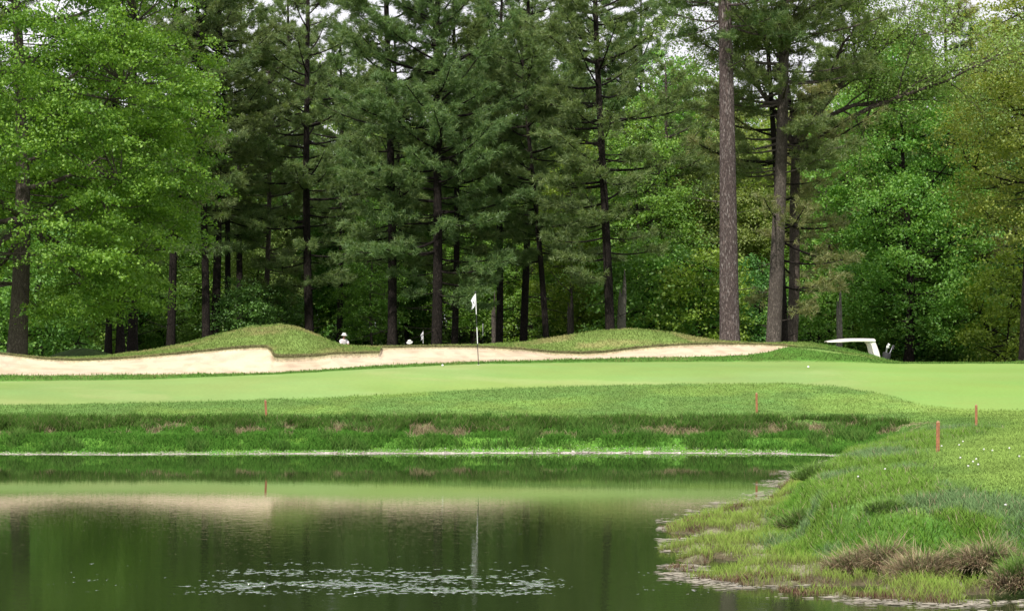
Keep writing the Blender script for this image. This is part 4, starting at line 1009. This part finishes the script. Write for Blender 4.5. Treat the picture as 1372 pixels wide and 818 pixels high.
for wx in (-.88, .76):
    for sy in (-.50, .50):
        w = empty('wheel', (wx, sy, .225)); w.parent = cart
        mb = MB(); mb.lathe([(.12, -.08), (.20, -.085), (.225, -.05), (.225, .05), (.20, .085), (.12, .08)], n=24, ax='y'); mb.build('tyre', M['rubber'], w, True)
        mb = MB(); mb.lathe([(.001, -.05), (.05, -.06), (.12, -.075), (.12, .075), (.05, .06), (.001, .05)], n=20, ax='y'); mb.build('rim', M['metal'], w)
# golf bag strapped on behind, slightly leaning back
bg_ = empty('golf_bag', (Xc + 1.04, Yc - .22, gz + .52)); bg_.rotation_euler = (0, .20, 0)
tag(bg_, 'black golf bag full of clubs strapped on behind the golf cart', 'golf bag')
mb = MB(); mb.lathe([(.001, 0), (.12, .0), (.135, .05), (.125, .3), (.14, .6), (.15, .80), (.13, .82), (.02, .74)], n=18); mb.build('bag_body', M['bag'], bg_, True)
mb = MB(); mb.box((.13, 0, .35), (.09, .17, .38)); mb.build('pocket', M['bag'], bg_, bevel=.03)
for k in range(11):
    a = k * 2.1; x0, y0 = .07 * math.cos(a), .07 * math.sin(a); hh_ = .98 + .13 * random.random(); dx = .10 * math.cos(a) + .04
    c_ = empty('club', (0, 0, 0)); c_.parent = bg_
    mb = MB(); mb.tube([(x0, y0, .7), (x0 + dx * .5, y0, hh_)], .007, 6); mb.build('shaft', M['metal'], c_)
    mb = MB(); mb.box((x0 + dx * .5 + .03, y0, hh_ + .01), (.085, .03, .055), Matrix.Rotation(random.uniform(-.6, .6), 3, 'Y') @ Matrix.Rotation(random.uniform(-1, 1), 3, 'Z'))
    mb.build('club_head', M['white'] if k % 3 else M['black'], c_, bevel=.012)

# ------------------------------------------------------------------ golfers
M['skin'] = simple('skin', (.52, .30, .21), .55, var=.05)
M['shirt'] = simple('pale_pink_shirt', (.82, .76, .80), .85, var=.06)
M['shirt2'] = simple('salmon_shirt', (.70, .42, .34), .85, var=.06)
M['trousers'] = simple('dark_trousers', (.03, .03, .045), .9)
M['hatm'] = simple('white_hat', (.80, .79, .76), .85, var=.04)
M['hair'] = simple('dark_hair', (.03, .02, .015), .8)
M['shoe'] = simple('white_shoe', (.6, .6, .6), .5)
def skinned(name, verts, edges, radii, mat, parent, root=0, sub=2):
    me = bpy.data.meshes.new(name); me.from_pydata(verts, edges, []); me.update()
    o = link(name, me, mat, parent)
    sm = o.modifiers.new('skin', 'SKIN'); sm.use_smooth_shade = True
    for v, r_ in zip(me.skin_vertices[0].data, radii): v.radius = r_ if hasattr(r_, '__len__') else (r_, r_)
    me.skin_vertices[0].data[root].use_root = True
    sv = o.modifiers.new('sub', 'SUBSURF'); sv.levels = sub; sv.render_levels = sub
    return o
def person(loc, rz, lab, shirt, bend=0.0, putter=True):
    e = empty('person', loc, rz); tag(e, lab, 'person')
    # facing -y; hips at .92 m; bend leans the upper body forward
    hip = Vector((0, .10 * bend, .93 - .08 * bend))
    B = Matrix.Rotation(bend, 3, 'X')
    up = lambda x, y, z: hip + B @ Vector((x, y, z))
    neck = up(0, 0, .52); chest = up(0, 0, .36); waist = up(0, 0, .14)
    head0 = neck + Matrix.Rotation(bend * .8, 3, 'X') @ Vector((0, -.02, .04)); hd = Matrix.Rotation(bend * .8, 3, 'X')
    hands = Vector((0, -.42 - .30 * bend, .95 - .25 * bend))
    V, E, R = [], [], []
    def v(p, r_): V.append(tuple(p)); R.append(r_); return len(V) - 1
    p0 = v(hip, (.13, .10)); w_ = v(waist, (.125, .095)); c_ = v(chest, (.155, .105)); n0 = v(up(0, 0, .47), (.075, .065)); n1 = v(neck, (.052, .052)); h0 = v(head0, (.055, .06))
    E += [(p0, w_), (w_, c_), (c_, n0), (n0, n1), (n1, h0)]
    for s in (-1, 1):
        kn = Vector((s * .12, -.05 - .05 * bend, .49)); an = Vector((s * .14, 0, .09)); toe = Vector((s * .17, -.15, .04))
        a = v(hip + Vector((s * .10, 0, -.06)), .092); b = v(kn, .060); cc_ = v(kn * .5 + an * .5 + Vector((0, .02, .04)), .055); d_ = v(an, .04); t_ = v(toe, .035)
        E += [(p0, a), (a, b), (b, cc_), (cc_, d_), (d_, t_)]
        sh = up(s * .19, 0, .43); el = sh * .5 + hands * .5 + Vector((s * .10, .05, -.03)); wr = hands + Vector((s * .035, .06, .06 * s))
        a = v(sh, .058); b = v(el, .041); cc_ = v(wr, .028); E += [(n0, a), (a, b), (b, cc_)]
        hn = v(wr + (hands - wr) * .6 + Vector((0, -.02, -.04)), (.036, .022)); E += [(cc_, hn)]
        for q in range(4):
            f1 = v(Vector(V[hn]) + Vector((s * .012, -.02 + .018 * q, -.035 - .01 * (q % 2))), .010); f2 = v(Vector(V[hn]) + Vector((-s * .012, -.02 + .018 * q, -.06 + .006 * q)), .008); E += [(hn, f1), (f1, f2)]
        th = v(Vector(V[hn]) + Vector((-s * .03, -.03, -.02)), .010); E += [(cc_, th)]
    body = skinned('body', V, E, R, M['skin'], e)
    # head (own ellipsoid welded on the neck, with nose, brow and ears)
    mb = MB(); n = 16
    for i in range(n + 1):
        pass
    prof = []
    HV, HF = [], []
    for i in range(n + 1):
        ph = math.pi * i / n
        for j in range(20):
            th = 2 * math.pi * j / 20; x = math.sin(ph) * math.cos(th); y = math.sin(ph) * math.sin(th); z = math.cos(ph)
            jaw = 1 - .22 * max(0, -z); X_ = .078 * x * jaw; Y_ = .098 * y * jaw; Z_ = .122 * z
            if y < -.75 and abs(x) < .25 and -.25 < z < .12: Y_ -= .022
            if y < -.6 and .05 < z < .22 and abs(abs(x) - .35) < .2: Y_ += .008
            if abs(y) < .25 and abs(z) < .22 and abs(x) > .85: X_ *= 1.14
            HV.append(head0 + hd @ Vector((X_, Y_ - .01, Z_ + .10)))
    HF = [(i * 20 + j, i * 20 + (j + 1) % 20, (i + 1) * 20 + (j + 1) % 20, (i + 1) * 20 + j) for i in range(n) for j in range(20)]
    mb.add(HV, HF); mb.build('head', M['skin'], e, True)
    mb = MB()
    for s in (-1, 1): mb.tube([head0 + hd @ Vector((s * .03, -.098, .115)), head0 + hd @ Vector((s * .03, -.106, .115))], .009, 8)
    mb.build('eyes', M['black'], e)
    mb = MB(); mb.tube([head0 + hd @ Vector((-.025, -.094, .045)), head0 + hd @ Vector((0, -.101, .042)), head0 + hd @ Vector((.025, -.094, .045))], .005, 6); mb.build('mouth', simple('lips', (.4, .15, .12)), e)
    # hair at the back and sides
    HV = [head0 + hd @ Vector((.085 * math.sin(a) * math.cos(t), .03 + .088 * math.sin(a) * max(-.35, math.sin(t)), .105 + .125 * math.cos(a))) for a in [i / 8 * 2.1 for i in range(9)] for t in [j / 16 * 2 * math.pi for j in range(16)]]
    mb = MB(); mb.add(HV, [(i * 16 + j, i * 16 + (j + 1) % 16, (i + 1) * 16 + (j + 1) % 16, (i + 1) * 16 + j) for i in range(8) for j in range(16)]); mb.build('hair', M['hair'], e, True)
    # brimmed hat
    HV = []; pr = [(.001, .265), (.06, .262), (.09, .245), (.10, .20), (.103, .165), (.16, .145), (.163, .139), (.10, .155)]
    for r_, z in pr:
        for j in range(20):
            t = 2 * math.pi * j / 20; HV.append(head0 + hd @ Vector((r_ * math.cos(t), r_ * math.sin(t) * 1.08, z)))
    mb = MB(); mb.add(HV, [(i * 20 + j, i * 20 + (j + 1) % 20, (i + 1) * 20 + (j + 1) % 20, (i + 1) * 20 + j) for i in range(len(pr) - 1) for j in range(20)]); mb.build('hat', M['hatm'], e, True)
    # shirt, trousers, shoes over the body
    V, E, R = [], [], []
    p0 = v(hip + B @ Vector((0, 0, .0)), (.150, .120)); w_ = v(waist, (.150, .118)); c_ = v(chest, (.178, .128)); n0 = v(up(0, 0, .475), (.088, .08)); E += [(p0, w_), (w_, c_), (c_, n0)]
    for s in (-1, 1):
        sh = up(s * .195, 0, .43); el = sh * .5 + hands * .5 + Vector((s * .10, .05, -.03)); a = v(sh, .076); b = v(sh * .25 + el * .75, .066); E += [(n0, a), (a, b)]
    skinned('shirt', V, E, R, shirt, e)
    V, E, R = [], [], []
    p0 = v(hip + Vector((0, 0, -.0)), (.148, .115)); p1 = v(hip + Vector((0, 0, .08)), (.14, .108)); E += [(p0, p1)]
    for s in (-1, 1):
        kn = Vector((s * .12, -.05 - .05 * bend, .49)); an = Vector((s * .14, 0, .09)); a = v(hip + Vector((s * .10, 0, -.08)), .108); b = v(kn, .078); c_ = v(an, .062); E += [(p0, a), (a, b), (b, c_)]
    skinned('trousers', V, E, R, M['trousers'], e)
    for s in (-1, 1):
        mb = MB(); mb.tube([(s * .14, .07, .045), (s * .145, -.02, .055), (s * .165, -.14, .04), (s * .175, -.20, .03)], [.04, .052, .045, .02], 10, 1, .85); mb.build('shoe', M['shoe'], e, True)
    if putter:
        pe = empty('putter', tuple(Vector(loc) + Matrix.Rotation(rz, 3, 'Z') @ hands), rz); tag(pe, 'putter held in both hands by the ' + ('bending' if bend > .2 else 'upright') + ' golfer', 'golf club')
        d = Vector((.12, -.25, -(hands.z - .04))); mb = MB(); mb.tube([(0, .02, .10), d], .006, 8); mb.build('shaft', M['metal'], pe)
        mb = MB(); mb.tube([(0, .03, .12), (0, -.03, -.12)], .013, 8); mb.build('grip', M['black'], pe)
        mb = MB(); mb.box(d + Vector((.04, 0, 0)), (.11, .03, .03)); mb.build('club_head', M['metal'], pe, bevel=.006)
    return e
def place_person(px, pytop, Y, h, rz, lab, shirt, bend):
    X = (px - CX) / F * Y; ztop = CAMZ - (pytop - HZ) * Y / F
    return person((X, Y, ztop - h), rz, lab, shirt, bend)
pz1 = place_person(460, 445.5, 100, 1.74, .6, 'golfer in a pale pink shirt and white brimmed hat beyond the left mound', M['shirt'], .12)
pz2 = place_person(551, 455, 104, 1.58, -.2, 'golfer bending forward, only the white hat and face above the bunker ridge', M['shirt2'], .62)

# ------------------------------------------------------------------ light, sky, camera
EL, AZ = math.radians(49), math.radians(-160)   # azimuth measured clockwise from +Y: behind and left of the camera
world = bpy.data.worlds.new('World'); sc.world = world; world.use_nodes = True
wt = world.node_tree; wt.nodes.clear()
wo = wt.nodes.new('ShaderNodeOutputWorld'); bgn = wt.nodes.new('ShaderNodeBackground')
sky = wt.nodes.new('ShaderNodeTexSky'); sky.sky_type = 'NISHITA'; sky.sun_disc = False
sky.sun_elevation = EL; sky.sun_rotation = AZ; sky.dust_density = 3.0; sky.air_density = 1.0; sky.ozone_density = 1.0
hs = wt.nodes.new('ShaderNodeHueSaturation'); hs.inputs['Saturation'].default_value = .35; hs.inputs['Value'].default_value = 1.0
wt.links.new(sky.outputs[0], hs.inputs['Color'])
# thin bright cloud veil
tc = wt.nodes.new('ShaderNodeTexCoord'); mp = wt.nodes.new('ShaderNodeMapping'); mp.inputs['Scale'].default_value = (1, 1, 3); wt.links.new(tc.outputs['Generated'], mp.inputs[0])
nz = wt.nodes.new('ShaderNodeTexNoise'); nz.inputs['Scale'].default_value = 2.2; nz.inputs['Detail'].default_value = 5; wt.links.new(mp.outputs[0], nz.inputs['Vector'])
cl = mixc(wt, mrange(wt, nz.outputs['Fac'], .3, .6, .6, .98), hs.outputs[0], (7.4, 7.3, 7.8))
wt.links.new(cl, bgn.inputs[0]); bgn.inputs[1].default_value = .15
wt.links.new(bgn.outputs[0], wo.inputs[0])
sl = bpy.data.lights.new('sun', 'SUN'); sl.energy = 4.7; sl.angle = math.radians(1.0); sl.color = (1, .95, .87)
so = bpy.data.objects.new('sun', sl); col.objects.link(so)
sd = Vector((math.sin(AZ) * math.cos(EL), math.cos(AZ) * math.cos(EL), math.sin(EL)))
so.rotation_euler = sd.to_track_quat('Z', 'Y').to_euler(); so.location = (0, 0, 60)

cam = bpy.data.cameras.new('camera'); co = bpy.data.objects.new('camera', cam); col.objects.link(co); sc.camera = co
cam.sensor_width = 36; cam.sensor_fit = 'HORIZONTAL'; cam.lens = F / 1372 * 36; cam.shift_y = (HZ - 409) / 1372
cam.clip_start = .1; cam.clip_end = 5000
co.location = (0, 0, CAMZ); co.rotation_euler = (math.radians(90), 0, 0)
sc.view_settings.view_transform = 'Standard'; sc.view_settings.look = 'None'; sc.view_settings.exposure = 0; sc.view_settings.gamma = 1
sc.cycles.max_bounces = 8; sc.cycles.diffuse_bounces = 5; sc.cycles.glossy_bounces = 3; sc.cycles.transmission_bounces = 4; sc.cycles.transparent_max_bounces = 4
sc.cycles.use_denoising = True
